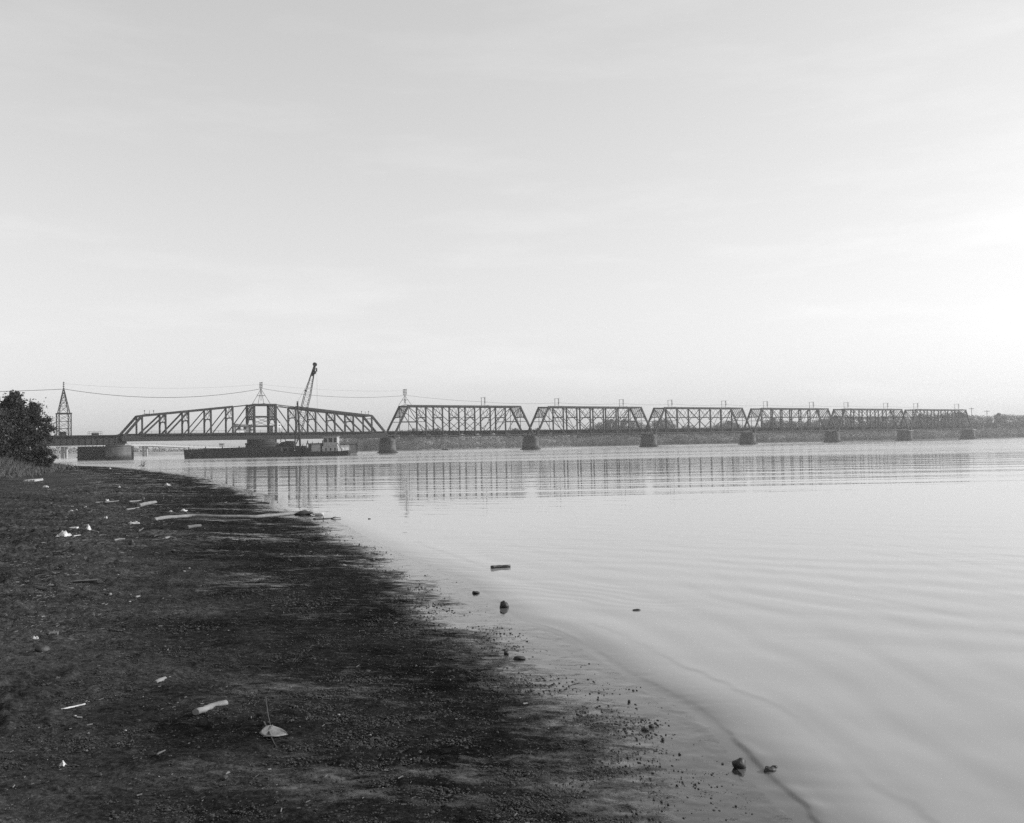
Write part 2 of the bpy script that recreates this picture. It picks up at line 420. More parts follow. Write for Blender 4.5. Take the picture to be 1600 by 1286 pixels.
ZB, ZT = 6.05, 16.2
XS = [0, 5.9, 12.8, 19.55, 26.3, 33.1, 39.85, 46.6, 53.4, 59.3]
def lattice(mb, a0, a1, b0, b1, nu, nv, w):
    """crossed lacing in the quad a0-a1 (near, top to bottom) and b0-b1 (far, top to bottom)"""
    a0, a1, b0, b1 = map(Vector, (a0, a1, b0, b1))
    P = lambda u, v: (a0.lerp(a1, v)).lerp(b0.lerp(b1, v), u)
    k = nu / nv
    for sgn in (1, -1):
        for i in range(-nv, nu + nv):
            pts = []
            u0, v0 = i / nu, 0.0; u1, v1 = (i + nv) / nu, 1.0
            if u1 <= 0 or u0 >= 1: continue
            ta = max(0, (0 - u0)/(u1 - u0)); tb = min(1, (1 - u0)/(u1 - u0))
            if tb - ta < 0.02: continue
            qa = (u0 + (u1-u0)*ta, ta); qb = (u0 + (u1-u0)*tb, tb)
            if sgn < 0: qa = (1 - qa[0], qa[1]); qb = (1 - qb[0], qb[1])
            mb.bar(P(*qa), P(*qb), w)
def sway(mb, x, zt, drop, near_w=0.22):
    zs = zt - drop
    mb.bar((x, 0.2, zt - .15), (x, BW-.2, zt - .15), 0.3, 0.3)
    mb.bar((x, 0.2, zs), (x, BW-.2, zs), 0.3, 0.34)
    for k in range(2):
        y0, y1 = .25 + k*(BW-.5)/2, .25 + (k+1)*(BW-.5)/2
        mb.bar((x, y0, zs), (x, y1, zt - .2), 0.09); mb.bar((x, y1, zs), (x, y0, zt - .2), 0.09)
    mb.bar((x, .2, zs - 1.5), (x, 1.7, zs), 0.14); mb.bar((x, BW-.2, zs - 1.5), (x, BW-1.7, zs), 0.14)
def floor_parts(root, x0, x1, panels, zb):
    d = MB()
    d.box((x0, 0.55, 7.0), (x1, BW-.55, 7.16))
    for y in (1.1, 2.6, 3.9, 5.4): d.box((x0, y-.09, 6.3), (x1, y+.09, 6.99))
    k = x0
    while k < x1 - .3:
        d.box((k, .3, 7.16), (k+.28, BW-.3, 7.34)); k += .9
    for y in (2.5, 4.0): d.box((x0, y-.05, 7.34), (x1, y+.05, 7.5))
    d.build('deck', TIMBER, root)
    for x in panels:
        MB().box((x-.14, .05, 5.35), (x+.14, BW-.05, 6.6)).build('floor_beam', STEEL, root)

def make_span():
    root = thing('truss_span', 'x', 'bridge truss', bpt(0, 0), BANG, 'through truss spans of the railway bridge')
    for y in (0, BW):
        MB().box((XS[1]-.3, y-.3, ZT-.3), (XS[8]+.3, y+.3, ZT+.3)).build('top_chord', STEEL, root)
        m = MB(); m.box((0, y-.14, ZB-.55), (XS[9], y-.05, ZB-.1)); m.box((0, y+.05, ZB-.55), (XS[9], y+.14, ZB-.1))
        m.build('bottom_chord', STEEL, root)
        MB().bar((XS[0], y, ZB-.4), (XS[1], y, ZT), .56, .6).build('end_post', STEEL, root)
        MB().bar((XS[9], y, ZB-.4), (XS[8], y, ZT), .56, .6).build('end_post', STEEL, root)
        for x in XS[2:8]: MB().bar((x, y, ZB-.5), (x, y, ZT-.28), .42, .45).build('post', STEEL, root)
        for x in (XS[1], XS[8]): MB().bar((x, y, ZB-.5), (x, y, ZT-.28), .14, .18).build('hanger', STEEL, root)
        for a, b, w in ((1,2,.24),(1,3,.26),(2,4,.26),(3,5,.22),(4,6,.14),(8,7,.24),(8,6,.26),(7,5,.26),(6,4,.22),(5,3,.14),(2,3,.12),(7,6,.12)):
            o = .09 if b > a else -.09
            MB().bar((XS[a], y+o, ZT-.25), (XS[b], y+o, ZB-.3), w, .16).build('diagonal', STEEL, root)
        zm = 10.7; q = XS[1]*(zm-ZB)/(ZT-ZB)
        MB().bar((q, y, zm), (XS[2], y, zm), .22).build('strut', STEEL, root)
        MB().bar((XS[9]-q, y, zm), (XS[7], y, zm), .22).build('strut', STEEL, root)
    for (xb, xt) in ((XS[0], XS[1]), (XS[9], XS[8])):
        m = MB(); zl = 12.3; xl = xb + (xt-xb)*(zl-ZB)/(ZT-ZB)
        lattice(m, (xt, .3, ZT-.3), (xl, .3, zl), (xt, BW-.3, ZT-.3), (xl, BW-.3, zl), 5, 4, .13)
        m.bar((xt, .28, ZT-.1), (xt, BW-.28, ZT-.1), .35); m.bar((xl, .25, zl), (xl, BW-.25, zl), .36)
        zk = zl-1.5; xk = xb + (xt-xb)*(zk-ZB)/(ZT-ZB)
        m.bar((xk, .25, zk), (xl, 1.5, zl), .16); m.bar((xk, BW-.25, zk), (xl, BW-1.5, zl), .16)
        m.build('portal_brace', STEEL, root)
    for x in XS[2:8]:
        m = MB(); sway(m, x, ZT, 4.0); m.build('sway_frame', STEEL, root)
    m = MB()
    for i in range(1, 8):
        m.bar((XS[i], .25, ZT), (XS[i+1], BW-.25, ZT), .12); m.bar((XS[i], BW-.25, ZT-.13), (XS[i+1], .25, ZT-.13), .12)
    m.build('lateral_bracing', STEEL, root)
    floor_parts(root, -.4, XS[9]+.5, XS[1:9], ZB)
    for x in (.3, XS[9]-.3):
        for y in (0, BW): MB().box((x-.55, y-.4, 5.22), (x+.55, y+.4, 5.5)).build('bearing', DARKSTEEL, root)
    return root
span = make_span()
ords = ['first fixed truss span right of the swing span, with an insulator pyramid on its end',
        'second fixed truss span right of the swing span, from second to third stone pier',
        'third fixed truss span from the swing span, with tall hazy trees behind its left half',
        'fourth fixed truss span from the swing span, pale with distance',
        'fifth fixed truss span from the swing span, next to last before the far bank',
        'farthest and palest truss span, ending at the wooded far bank']
for i in range(6):
    o = span if i == 0 else copy_tree(span)
    o.location = bpt(PITCHL*i, 0); o['label'] = ords[i]

# ---- swing span
SX = [-88.3, -82.6, -75.9, -69.2, -62.45, -55.7, -48.9, -41.9, -35.15, -28.4, -21.7, -15.0, -8.2, -2.3]
SX = [x + 45.3 for x in SX]
SZ = [ZB, 12.7, 13.4, 14.1, 14.8, 15.5, 16.25, 16.25, 15.5, 14.8, 14.1, 13.4, 12.7, ZB]
sw_root = thing('swing_span', 'long swing truss span with peaked top chord and central lattice tower', 'swing bridge', bpt(-45.3, 0), BANG)
for y in (0, BW):
    for a, b in ((1, 5), (8, 12)):
        MB().bar((SX[a], y, SZ[a]), (SX[b], y, SZ[b]), .65, .65).build('top_chord', STEEL, sw_root)
    MB().bar((SX[6]-.3, y, SZ[6]), (SX[7]+.3, y, SZ[7]), .5, .5).build('top_chord', STEEL, sw_root)
    for a, b in ((5, 6), (7, 8)): MB().bar((SX[a], y, SZ[a]), (SX[b], y, SZ[b]), .14, .26).build('eye_bar', STEEL, sw_root)
    MB().box((SX[0], y-.28, 5.3), (SX[13], y+.28, 6.95)).build('bottom_chord', STEEL, sw_root)
    for a, b in ((0, 1), (13, 12)): MB().bar((SX[a], y, ZB), (SX[b], y, SZ[b]), .65, .68).build('end_post', STEEL, sw_root)
    for i in range(1, 13):
        w = .62 if i in (6, 7) else .46
        MB().bar((SX[i], y, 6.9), (SX[i], y, SZ[i]-.2), w, w).build('post', STEEL, sw_root)
    for i in range(1, 6):
        w = .5 if i < 3 else .3
        MB().bar((SX[i], y, 6.8), (SX[i+1], y, SZ[i+1]-.2), .2, w).build('diagonal', STEEL, sw_root)
        MB().bar((SX[13-i], y, 6.8), (SX[12-i], y, SZ[12-i]-.2), .2, w).build('diagonal', STEEL, sw_root)
    m = MB()
    for z in (9.5, 12.5): m.bar((SX[6]+.2, y, z), (SX[7]-.2, y, z), .3, .34)
    m.bar((SX[6]+.2, y, 9.7), (SX[7]-.2, y, 12.3), .12); m.bar((SX[7]-.2, y, 9.7), (SX[6]+.2, y, 12.3), .12)
    m.build('tower_brace', STEEL, sw_root)
    m = MB()
    if y == 0:
        for x in np.arange(SX[0]+6, SX[13]-6, 2.2): m.bar((x, -.5, 7.1), (x, -.5, 8.15), .06)
        m.bar((SX[0]+6, -.5, 8.15), (SX[13]-6, -.5, 8.15), .06); m.bar((SX[0]+6, -.5, 7.65), (SX[13]-6, -.5, 7.65), .05)
        m.box((SX[0]+6, -.7, 6.97), (SX[13]-6, -.26, 7.1)); m.build('walkway_rail', STEEL, sw_root)
MB().bar((SX[5]+.2, .3, 9.3), (SX[6]-.25, .3, 9.3), .26).build('beam', STEEL, sw_root)
for i in (6, 7):
    m = MB(); x = SX[i]; zl = 11.6
    lattice(m, (x, .3, 16.0), (x, .3, zl), (x, BW-.3, 16.0), (x, BW-.3, zl), 4, 5, .17)
    m.bar((x, .25, zl), (x, BW-.25, zl), .38); m.bar((x, .25, 16.2), (x, BW-.25, 16.2), .4)
    m.bar((x, .25, 9.4), (x, 1.9, zl), .18); m.bar((x, BW-.25, 9.4), (x, BW-1.9, zl), .18)
    m.build('portal_brace', STEEL, sw_root)
for i in (2, 3, 4, 5, 8, 9, 10, 11):
    m = MB(); sway(m, SX[i], SZ[i], 2.0 + .28*min(i, 13-i)); m.build('sway_frame', STEEL, sw_root)
for i in (1, 12):
    m = MB(); m.bar((SX[i], .2, SZ[i]), (SX[i], BW-.2, SZ[i]), .4); m.bar((SX[i], .2, SZ[i]-.95), (SX[i], BW-.2, SZ[i]-.95), .22)
    m.build('portal_brace', STEEL, sw_root)
m = MB()
for i in range(1, 12):
    m.bar((SX[i], .25, SZ[i]), (SX[i+1], BW-.25, SZ[i+1]), .1); m.bar((SX[i], BW-.25, SZ[i]-.12), (SX[i+1], .25, SZ[i+1]-.12), .1)
m.build('lateral_bracing', STEEL, sw_root)
floor_parts(sw_root, SX[0]-.1, SX[13]+.1, SX[1:13], ZB)
m = MB(); m.tube([(0, BW/2, 4.25), (0, BW/2, 5.3)], 4.6, 28); m.build('turntable', DARKSTEEL, sw_root)

def bthing(name, label, cat, t, y, z, group=None): return thing(name, label, cat, bpt(t, y, z), BANG, group)
# operator's cabin, board, control box on the swing span
c = bthing('operator_cabin', 'white bridge operator cabin with small dark windows on the swing span', 'cabin', -51.6, 2.1, 7.5)
MB().box((-2.6, -1, 0), (2.6, 1.1, 2.25)).build('wall', WHITE, c)
MB().prism([(-2.9, 2.25), (2.9, 2.25), (2.9, 2.4), (-2.9, 2.75)], -1.35, 1.4).build('roof', GREY, c)
for x in (-1.7, .1): MB().box((x-.4, -1.06, .95), (x+.4, -1.003, 1.7)).build('window', GLASS, c)
MB().box((1.35, -1.05, .02), (2.15, -1.003, 1.9)).build('door', GREY, c)
c = bthing('signal_board', 'white square board with a dark disc beside the swing tower', 'signal board', -40.4, .9, 7.5)
MB().box((-.06, 0, 0), (.06, .1, 2.6)).build('post', STEEL, c)
MB().box((-.65, -.06, 1.5), (.65, -.004, 2.9)).build('board', WHITE, c)
m = MB(); m.tube([(0, -.09, 2.2), (0, -.062, 2.2)], .22, 14); m.build('disc', HULL, c)
c = bthing('control_box', 'grey upright control locker on the deck left of the round-marked board', 'locker', -42.9, 1.2, 7.5)
MB().box((-.45, -.35, 0), (.45, .35, 2.0)).build('cabinet', GREY, c); MB().box((-.5, -.4, 2.0), (.5, .4, 2.1)).build('lid', STEEL, c)
for nm, lb, t in (('signal_bracket', 'small signal bracket with three stubs on the left end of the swing truss', -80.6),
                  ('signal_bracket', 'small signal bracket with three stubs on the right end of the swing truss', -10.6)):
    c = bthing(nm, lb, 'signal', t, 0.1, 13.15, 'signal brackets on the swing span')
    m = MB(); m.box((-1.5, -.1, 0), (1.5, .1, .14))
    for x in (-1.3, .1, 1.3): m.bar((x, 0, .14), (x, 0, 1.1), .08)
    m.build('frame', STEEL, c)
    for x in (-1.3, 1.3): MB().box((x-.11, -.11, .8), (x+.11, .11, 1.15)).build('lamp', DARKSTEEL, c)

# ---- approach girders on the left
g = thing('girder_span', 'deep dark plate girder approach span carrying the lattice tower', 'girder bridge', bpt(-88.9, 0), BANG)
for y in (.4, BW-.4):
    m = MB(); m.box((-66, y-.06, 4.35), (0, y+.06, 6.75)); m.box((-66, y-.3, 4.27), (0, y+.3, 4.345)); m.box((-66, y-.3, 6.755), (0, y+.3, 6.84))
    for x in np.arange(-65, -.2, 1.6): m.box((x-.06, y-.22, 4.36), (x+.06, y-.062, 6.74))
    m.build('girder', DARKSTEEL, g)
m = MB(); m.box((-66, -.35, 6.86), (0, BW+.35, 7.06)); m.box((-66, 2.45, 7.06), (0, 2.55, 7.22)); m.box((-66, 3.95, 7.06), (0, 4.05, 7.22))
m.build('deck', TIMBER, g)

def tower_top(root, z0, zarm, half, n_arm=4, arm_len=1.5):
    m = MB()
    for k in range(n_arm):
        z = z0 + (zarm - z0) * (k + .5) / n_arm
        m.bar((0, -arm_len, z), (0, arm_len, z), .16, .19)
    m.build('crossarm', DARKSTEEL, root)
    m = MB()
    for k in range(n_arm):
        z = z0 + (zarm - z0) * (k + .5) / n_arm
        for y in (-arm_len*.94, arm_len*.94): m.tube([(0, y, z+.04), (0, y, z+.15)], .05, 6)
    m.build('insulator', DARKSTEEL, root)
# lattice tower standing on the approach girders
tw = bthing('lattice_tower', 'steel lattice power tower on the approach girders left of the swing span', 'power tower', -103.1, BW/2, 7.07)
a_, b_ = 1.55, 2.2; hb = 6.2
for sx in (-1, 1):
    for sy in (-1, 1): MB().bar((sx*a_, sy*b_, 0), (sx*a_, sy*b_, hb), .24).build('leg', DARKSTEEL, tw)
m = MB()
for k in range(3):
    z0, z1 = k*hb/3, (k+1)*hb/3
    for sy in (-1, 1):
        m.bar((-a_, sy*b_, z0), (a_, sy*b_, z1), .08); m.bar((a_, sy*b_, z0), (-a_, sy*b_, z1), .08); m.bar((-a_, sy*b_, z1), (a_, sy*b_, z1), .1)
    for sx in (-1, 1):
        m.bar((sx*a_, -b_, z0), (sx*a_, b_, z1), .08); m.bar((sx*a_, b_, z0), (sx*a_, -b_, z1), .08); m.bar((sx*a_, -b_, z1), (sx*a_, b_, z1), .1)
m.build('bracing', DARKSTEEL, tw)
m = MB(); m.box((-a_-.2, -b_-.2, hb), (a_+.2, b_+.2, hb+.3)); m.build('platform', DARKSTEEL, tw)
m = MB(); h2 = hb + 6.9
for sx in (-1, 1):
    for sy in (-1, 1): m.bar((sx*1.35, sy*1.55, hb+.3), (sx*.16, sy*.16, h2), .16)
for k in range(5):
    q = [0, .3, .55, .75, .9, 1.0]
    f0, f1 = q[k], q[k+1]
    P = lambda f, sx, sy: (sx*(1.35+(.16-1.35)*f), sy*(1.55+(.16-1.55)*f), hb+.3+(h2-hb-.3)*f)
    for A, B in (((1,1),(1,-1)), ((1,-1),(-1,-1)), ((-1,-1),(-1,1)), ((-1,1),(1,1))):
        m.bar(P(f0,*A), P(f1,*B), .09); m.bar(P(f0,*B), P(f1,*A), .09); m.bar(P(f1,*A), P(f1,*B), .09)
m.build('spire', DARKSTEEL, tw)
MB().tube([(0, 0, h2-.2), (0, 0, h2+2.3)], .07, 8).build('mast', DARKSTEEL, tw)
tower_top(tw, h2+.1, h2+2.2, 0, 4, .95)
MB().box((-1.0, -.6, 0), (.6, .8, 1.2)).build('equipment_box', DARKSTEEL, tw)
c = bthing('railed_platform', 'small railed platform with a dark box on the approach deck', 'platform', t_of_px(150)-.3, BW/2, 7.07)
m = MB()
for x in (-1.7, 1.7):
    for y in (-1, 1): m.bar((x, y, 0), (x, y, 1.15), .08)
for z in (.6, 1.15):
    for y in (-1, 1): m.bar((-1.7, y, z), (1.7, y, z), .07)
    for x in (-1.7, 1.7): m.bar((x, -1, z), (x, 1, z), .07)
m.build('railing', GREY, c); MB().box((-.85, -.6, 0), (.9, .6, .85)).build('box', DARKSTEEL, c)

# pyramids of the power line
def pyramid(label, t, z, h, ha, half):
    c = bthing('insulator_pyramid', label, 'power pylon', t, BW/2, z, 'pyramid pylons of the power line')
    for sx in (-1, 1):
        for sy in (-1, 1): MB().bar((sx*half*.75, sy*half, 0), (0, sy*.08, h), .1).build('leg', DARKSTEEL, c)
    m = MB(); f = .55
    for A, B in (((1,1),(1,-1)), ((1,-1),(-1,-1)), ((-1,-1),(-1,1)), ((-1,1),(1,1))):
        P = lambda s: (s[0]*half*.75*(1-f), s[1]*half*(1-f), h*f)
        m.bar(P(A), P(B), .1)
    m.box((-.3, -half-.3, -.1), (.3, half+.3, .02)); m.build('brace', DARKSTEEL, c)
    MB().tube([(0, 0, h*.2), (0, 0, h+ha)], .07, 8).build('mast', DARKSTEEL, c)
    for sy in (-1, 1): MB().bar((0, sy*1.0, h+.3), (0, sy*1.0, h+ha), .06).build('upright', DARKSTEEL, c)
    m = MB(); m.bar((0, -.1, h), (0, -1.0, h+.4), .08); m.bar((0, .1, h), (0, 1.0, h+.4), .08); m.build('fork', DARKSTEEL, c)
    tower_top(c, h+.35, h+ha, 0, 4, 1.3)
    return c
pyramid('insulator pyramid on top of the swing span central tower', -45.4, 16.62, 4.7, 2.2, 2.6)
pyramid('insulator pyramid on the left end of the first fixed truss span', 6.4, 16.62, 3.2, 2.4, 1.9)
# two-legged insulator frames on the fixed spans
HF = [(755, 'wire frame on the right half of the first fixed truss span, darkest of its kind'),
      (870, 'wire frame on the left half of the second fixed truss span'), (971, 'wire frame on the right half of the second fixed truss span'),
      (1047, 'wire frame on the left end of the third fixed truss span'), (1131, 'wire frame on the right end of the third fixed truss span'),
      (1196, 'wire frame on the left end of the fourth fixed truss span'), (1268, 'wire frame on the right end of the fourth fixed truss span'),
      (1322, 'wire frame on the left part of the fifth truss span'), (1384, 'wire frame on the right part of the fifth truss span'),
      (1431, 'wire frame on the left part of the farthest truss span'), (1495, 'rightmost wire frame, near the end of the farthest truss span')]
hf0 = None; hft = []
for px, lb in HF:
    t = t_of_px(px); hft.append(t)
    if hf0 is None:
        hf0 = o = bthing('wire_frame', lb, 'wire frame', t, BW/2, 16.62, 'wire frames on top of the truss spans')
        for sy in (-1, 1): MB().bar((0, sy*1.15, -.1), (0, sy*1.15, 3.0), .13).build('upright', STEEL, o)
        m = MB()
        for z in (1.0, 1.5, 2.0, 2.5, 2.95): m.bar((0, -1.6, z), (0, 1.6 if z > 2.8 else -.75, z), .1)
        m.bar((0, -1.15, .55), (0, 1.15, .55), .06); m.bar((0, -1.15, .6), (0, -1.15, 2.9), .05); m.build('crossarm', STEEL, o)
        m = MB()
        for z in (1.0, 1.5, 2.0, 2.5, 2.95):
            for y in (-1.5, -.85): m.tube([(0, y, z+.05), (0, y, z+.22)], .06, 6)
        m.build('insulator', GREY, o)
        MB().box((-.2, -BW/2-.1, -.14), (.2, BW/2+.1, -.02)).build('sill', STEEL, o)
    else:
        o = copy_tree(hf0); o.location = bpt(t, BW/2, 16.62); o['label'] = lb

# cables
def cable(label, a, b, sag, r, name='power_cable', n=18):
    a, b = Vector(a), Vector(b); mid = (a+b)/2
    pts = [a.lerp(b, k/n) - Vector((0, 0, 4*sag*(k/n)*(1-k/n))) - mid for k in range(n+1)]
    o = MB().tube(pts, r, 5, False).build(name, WIRE); o.location = mid
    tag(o, label, 'cable', 'power line cables strung along the bridge')
ztw = 7.07 + h2
stops = [(-103.1, ztw+.1, ztw+1.9, 'the lattice tower'), (-45.4, 21.4, 23.2, 'the swing span pyramid'), (6.4, 19.9, 21.8, 'the first span pyramid')] + \
        [(t, 17.7, 19.5, 'wire frame %d' % i) for i, t in enumerate(hft)]
cable('heavy cable running left from the lattice tower behind the tree', bpt(-150, 2.6, ztw-1.8), bpt(-103.1, 2.0, ztw+.1), .3, .07)
cable('thick sagging cable between the lattice tower and the swing span pyramid', bpt(-103.1, 2.0, ztw+.1), bpt(-45.4, 2.0, 21.4), 2.6, .07)
cable('thin upper wire between the lattice tower and the swing span pyramid', bpt(-103.1, 2.6, ztw+1.7), bpt(-45.4, 2.6, 22.8), 1.3, .018)
cable('thick sagging cable between the swing span pyramid and first span pyramid', bpt(-45.4, 2.0, 21.4), bpt(6.4, 2.0, 19.9), 1.6, .055)
cable('thin upper wire between the two pyramids', bpt(-45.4, 2.6, 22.8), bpt(6.4, 2.6, 21.6), .9, .018)
cable('cable sloping down from the first span pyramid to the nearest wire frame', bpt(6.4, 2.0, 19.9), bpt(hft[0], 1.8, 17.9), .3, .04)
names = ['second and third', 'third and fourth', 'fourth and fifth', 'fifth and sixth', 'sixth and seventh', 'seventh and eighth', 'eighth and ninth', 'ninth and tenth']
cable('thin wire between the first and second wire frames over the gap of the trusses', bpt(hft[0], 1.8, 17.9), bpt(hft[1], 1.8, 17.9), .5, .04)
for i in range(1, 9):
    cable('thin wire between the %s wire frames from the left' % names[i-1], bpt(hft[i], 1.8, 17.9), bpt(hft[i+1], 1.8, 17.9), .5, .04)

# ---- piers
def stadium(hx, hy, z, n=12):
    """rounded-end plan: half thickness hx (along the bridge), half length hy"""
    pts = []
    for k in range(n+1):
        a = math.pi * k / n; pts.append((hx*math.cos(a), hy-hx + hx*math.sin(a), z))
    for k in range(n+1):
        a = math.pi + math.pi * k / n; pts.append((hx*math.cos(a), -(hy-hx) + hx*math.sin(a), z))
    return pts
def loft(rings):
    m = MB(); n = len(rings[0])
    for r in rings: m.v += [tuple(q) for q in r]
    for i in range(len(rings)-1):
        m.f += [(i*n+k, i*n+(k+1)%n, (i+1)*n+(k+1)%n, (i+1)*n+k) for k in range(n)]
    m.f += [tuple(range(n))[::-1], tuple((len(rings)-1)*n+k for k in range(n))]
    return m
brick = bpy.data.materials.new('coursed_stone'); brick.use_nodes = True
n = brick.node_tree; p = n.nodes['Principled BSDF']; l = n.links.new
tcx = n.nodes.new('ShaderNodeTexCoord'); sp = n.nodes.new('ShaderNodeSeparateXYZ'); l(tcx.outputs['Object'], sp.inputs[0])
cmb = n.nodes.new('ShaderNodeCombineXYZ'); l(math_('ADD', sp.outputs[0], sp.outputs[1]), cmb.inputs[0]); l(sp.outputs[2], cmb.inputs[1])
bt = n.nodes.new('ShaderNodeTexBrick'); l(cmb.outputs[0], bt.inputs['Vector'])
bt.inputs['Scale'].default_value = 1; bt.inputs['Brick Width'].default_value = 1.3; bt.inputs['Row Height'].default_value = .55; bt.inputs['Mortar Size'].default_value = .035
bt.inputs['Color1'].default_value = (.11, .11, .11, 1); bt.inputs['Color2'].default_value = (.075, .075, .075, 1); bt.inputs['Mortar'].default_value = (.05, .05, .05, 1)
mx = n.nodes.new('ShaderNodeMix'); mx.data_type = 'RGBA'; mx.blend_type = 'MULTIPLY'; mx.inputs[0].default_value = 1
l(bt.outputs[0], mx.inputs[6]); st = ramp_(noise_(.6, 6, .7, (1, 1, .35)), .3, .7, .45, 1.35)
cc = n.nodes.new('ShaderNodeCombineColor'); [l(st, cc.inputs[i]) for i in range(3)]; l(cc.outputs[0], mx.inputs[7])
stn = n.nodes.new('ShaderNodeMix'); stn.data_type = 'RGBA'; l(mx.outputs[2], stn.inputs[6]); stn.inputs[7].default_value = (.022, .022, .022, 1)
l(ramp_(math_('ADD', sp.outputs[2], ramp_(noise_(1.3, 4, .6), .3, .7, -.5, .5)), .7, 1.3, 1, 0), stn.inputs[0])    # river slime up to the flood line
l(stn.outputs[2], p.inputs['Base Color']); p.inputs['Roughness'].default_value = .85
def make_pier():
    o = thing('stone_pier', 'x', 'bridge pier', bpt(-1.2, BW/2), BANG, 'stone piers under the truss spans')
    loft([stadium(1.95, 4.35, .45), stadium(1.62, 3.95, 3.9)]).build('shaft', brick, o, False)
    loft([stadium(1.75, 4.1, 3.9), stadium(1.75, 4.1, 4.2)]).build('belt_course', brick, o)
    loft([stadium(1.45, 3.6, 4.2), stadium(1.4, 3.55, 5.2)]).build('cap', brick, o)
    loft([stadium(2.5, 5.1, -1.5), stadium(2.45, 5.05, .3), stadium(2.05, 4.5, .45)]).build('footing', brick, o)
    return o
pier = make_pier()
plabels = ['first stone pier, between the swing span and the first fixed truss, beside the barge', 'second stone pier, between the first and second fixed trusses',
           'third stone pier, between the second and third fixed trusses', 'fourth stone pier, between the third and fourth fixed trusses',
           'fifth stone pier, hazy, between the fourth and fifth fixed trusses', 'farthest stone pier standing in the water, pale capped',
           'abutment pier with pale cap where the last truss meets the far bank']
for i in range(7):
    o = pier if i == 0 else copy_tree(pier)
    o.location = bpt(PITCHL*i - .75, BW/2); o['label'] = plabels[i]
    if i >= 5: MB().box((-2.0, -4.2, 5.0), (2.0, 4.2, 5.25)).build('pale_cap', CONC, o)
c = thing('pivot_pier', 'dark round pivot pier under the middle of the swing span, behind the barge', 'bridge pier', bpt(-45.3, BW/2), BANG)
def circ(r, z, n=28): return [(r*math.cos(2*math.pi*k/n), r*math.sin(2*math.pi*k/n), z) for k in range(n)]
loft([circ(5.6, -1.5), circ(5.0, 3.7)]).build('shaft', TIMBER, c); loft([circ(5.2, 3.7), circ(5.2, 4.2)]).build('cap', TIMBER, c)
c = thing('round_rest_pier', 'round stone rest pier under the left end of the swing span', 'bridge pier', bpt(-88.9, 1.4), BANG)
loft([circ(3.7, -1.5), circ(3.35, 3.9)]).build('shaft', brick, c, True); loft([circ(3.5, 3.9), circ(3.5, 4.25)]).build('cap', brick, c)
m = MB(); m.box((-1.3, -1.5, 4.25), (1.5, .3, 4.6)); m.bar((-.3, -1.2, 4.6), (1.2, -1.2, 5.25), .3); m.box((.8, -1.3, 4.6), (2.0, 5.0, 5.28)); m.box((-1.6, 0, 4.25), (-.5, 5.0, 4.345))
m.build('bearing', DARKSTEEL, c)
# timber crib behind the round pier
pa, pb = at_depth(121, 720, 292), at_depth(195, 720, 292)
c = thing('timber_crib', 'dark timber fender crib beside the round rest pier', 'fender crib', ((pa.x+pb.x)/2, 292, 0))
hwid = (pb.x-pa.x)/2
m = MB(); m.box((-hwid, 0, -1.2), (hwid, 7, 4.1)); m.build('wall', TIMBER, c)
m = MB()
for x in np.arange(-hwid+.3, hwid, 1.1): m.tube([(x, -.16, -1.2), (x, -.16, 4.2 + .15*random.random())], .15, 7)
m.build('piling', TIMBER, c)
m = MB()
for z in (.8, 3.2): m.box((-hwid-.05, -.46, z-.16), (hwid+.05, -.32, z+.16))
m.build('waler', TIMBER, c)

# ------------------------------------------------------------------ barges, crane, towboat (about 262 m out)
BD = 262.0; K = BD / FPX
def bx(px): return at_depth(px, 700, BD).x
def bz(px, py): return at_depth(px, py, BD).z
cx = bx(357)
b = thing('deck_barge', 'long low dark steel barge moored in front of the swing span', 'barge', (cx, BD, 0))
x0, x1 = bx(287)-cx, bx(428)-cx
MB().prism([(x0+.25, -.8), (x1, -.8), (x1, 2.85), ((x0+x1)/2, 2.78), (x0, 2.45)], 0, 9).build('hull', HULL, b)
m = MB()
for x in np.arange(x0+1, x1-.5, 2.4): m.box((x-.08, -.09, .15), (x+.08, -.002, 2.4))
m.build('hull_rib', HULL, b)
m = MB()
for x in np.arange(x0+1.2, x1-1, 4.6): m.tube([(x, .5, 2.5), (x, .5, 3.15)], .14, 7)
m.build('bollard', HULL, b)
m = MB()
for k, x in enumerate(np.arange(x1-8, x1-1, 1.3)):
    m.tube([(x, -.24, 1.35), (x, -.02, 1.35)], .42, 12)
m.build('tyre_fender', HULL, b)

cx = bx(470)
b = thing('crane_barge', 'dark spud barge carrying the lattice boom crane', 'barge', (cx, BD-1, 0))
x0, x1 = bx(429)-cx, bx(507)-cx
MB().prism([(x0, -.8), (x1-.4, -.8), (x1, 1.2), (x1, 1.55), (x0, 1.55)], 0, 10).build('hull', HULL, b)
m = MB(); m.box((x0+.2, .2, 1.55), (x0+2.0, 4, 2.6)); m.box((x1-6.2, .5, 1.55), (x1-5.0, 2, 2.5)); m.box((bx(462)-cx, .2, 1.55), (bx(476)-cx, 3, 2.9)); m.build('deck_locker', DARKSTEEL, b)
m = MB(); rd = random.Random(5)
for x in np.arange(bx(463)-cx, x1-.6, .8):
    hh_ = rd.uniform(.3, 1.3); m.box((x, rd.uniform(.3, 2), 1.55), (x+rd.uniform(.3, .9), 3 + rd.uniform(0, 2), 1.55+hh_))
m.build('deck_gear', HULL, b)
m = MB()
for px0, py0, px1, py1 in ((477, 703, 481, 688), (484, 703, 480.5, 689), (488, 704, 488, 690), (470, 704, 474, 693), (495, 704, 498, 691), (462, 703, 459, 692), (500, 703, 495, 693)):
    A = at_depth(px0, py0, BD-.4); B = at_depth(px1, py1, BD-.4); m.bar((A.x-cx, .6, A.z), (B.x-cx, .6, B.z), .14)
m.build('derrick_pole', DARKSTEEL, b)
m = MB()
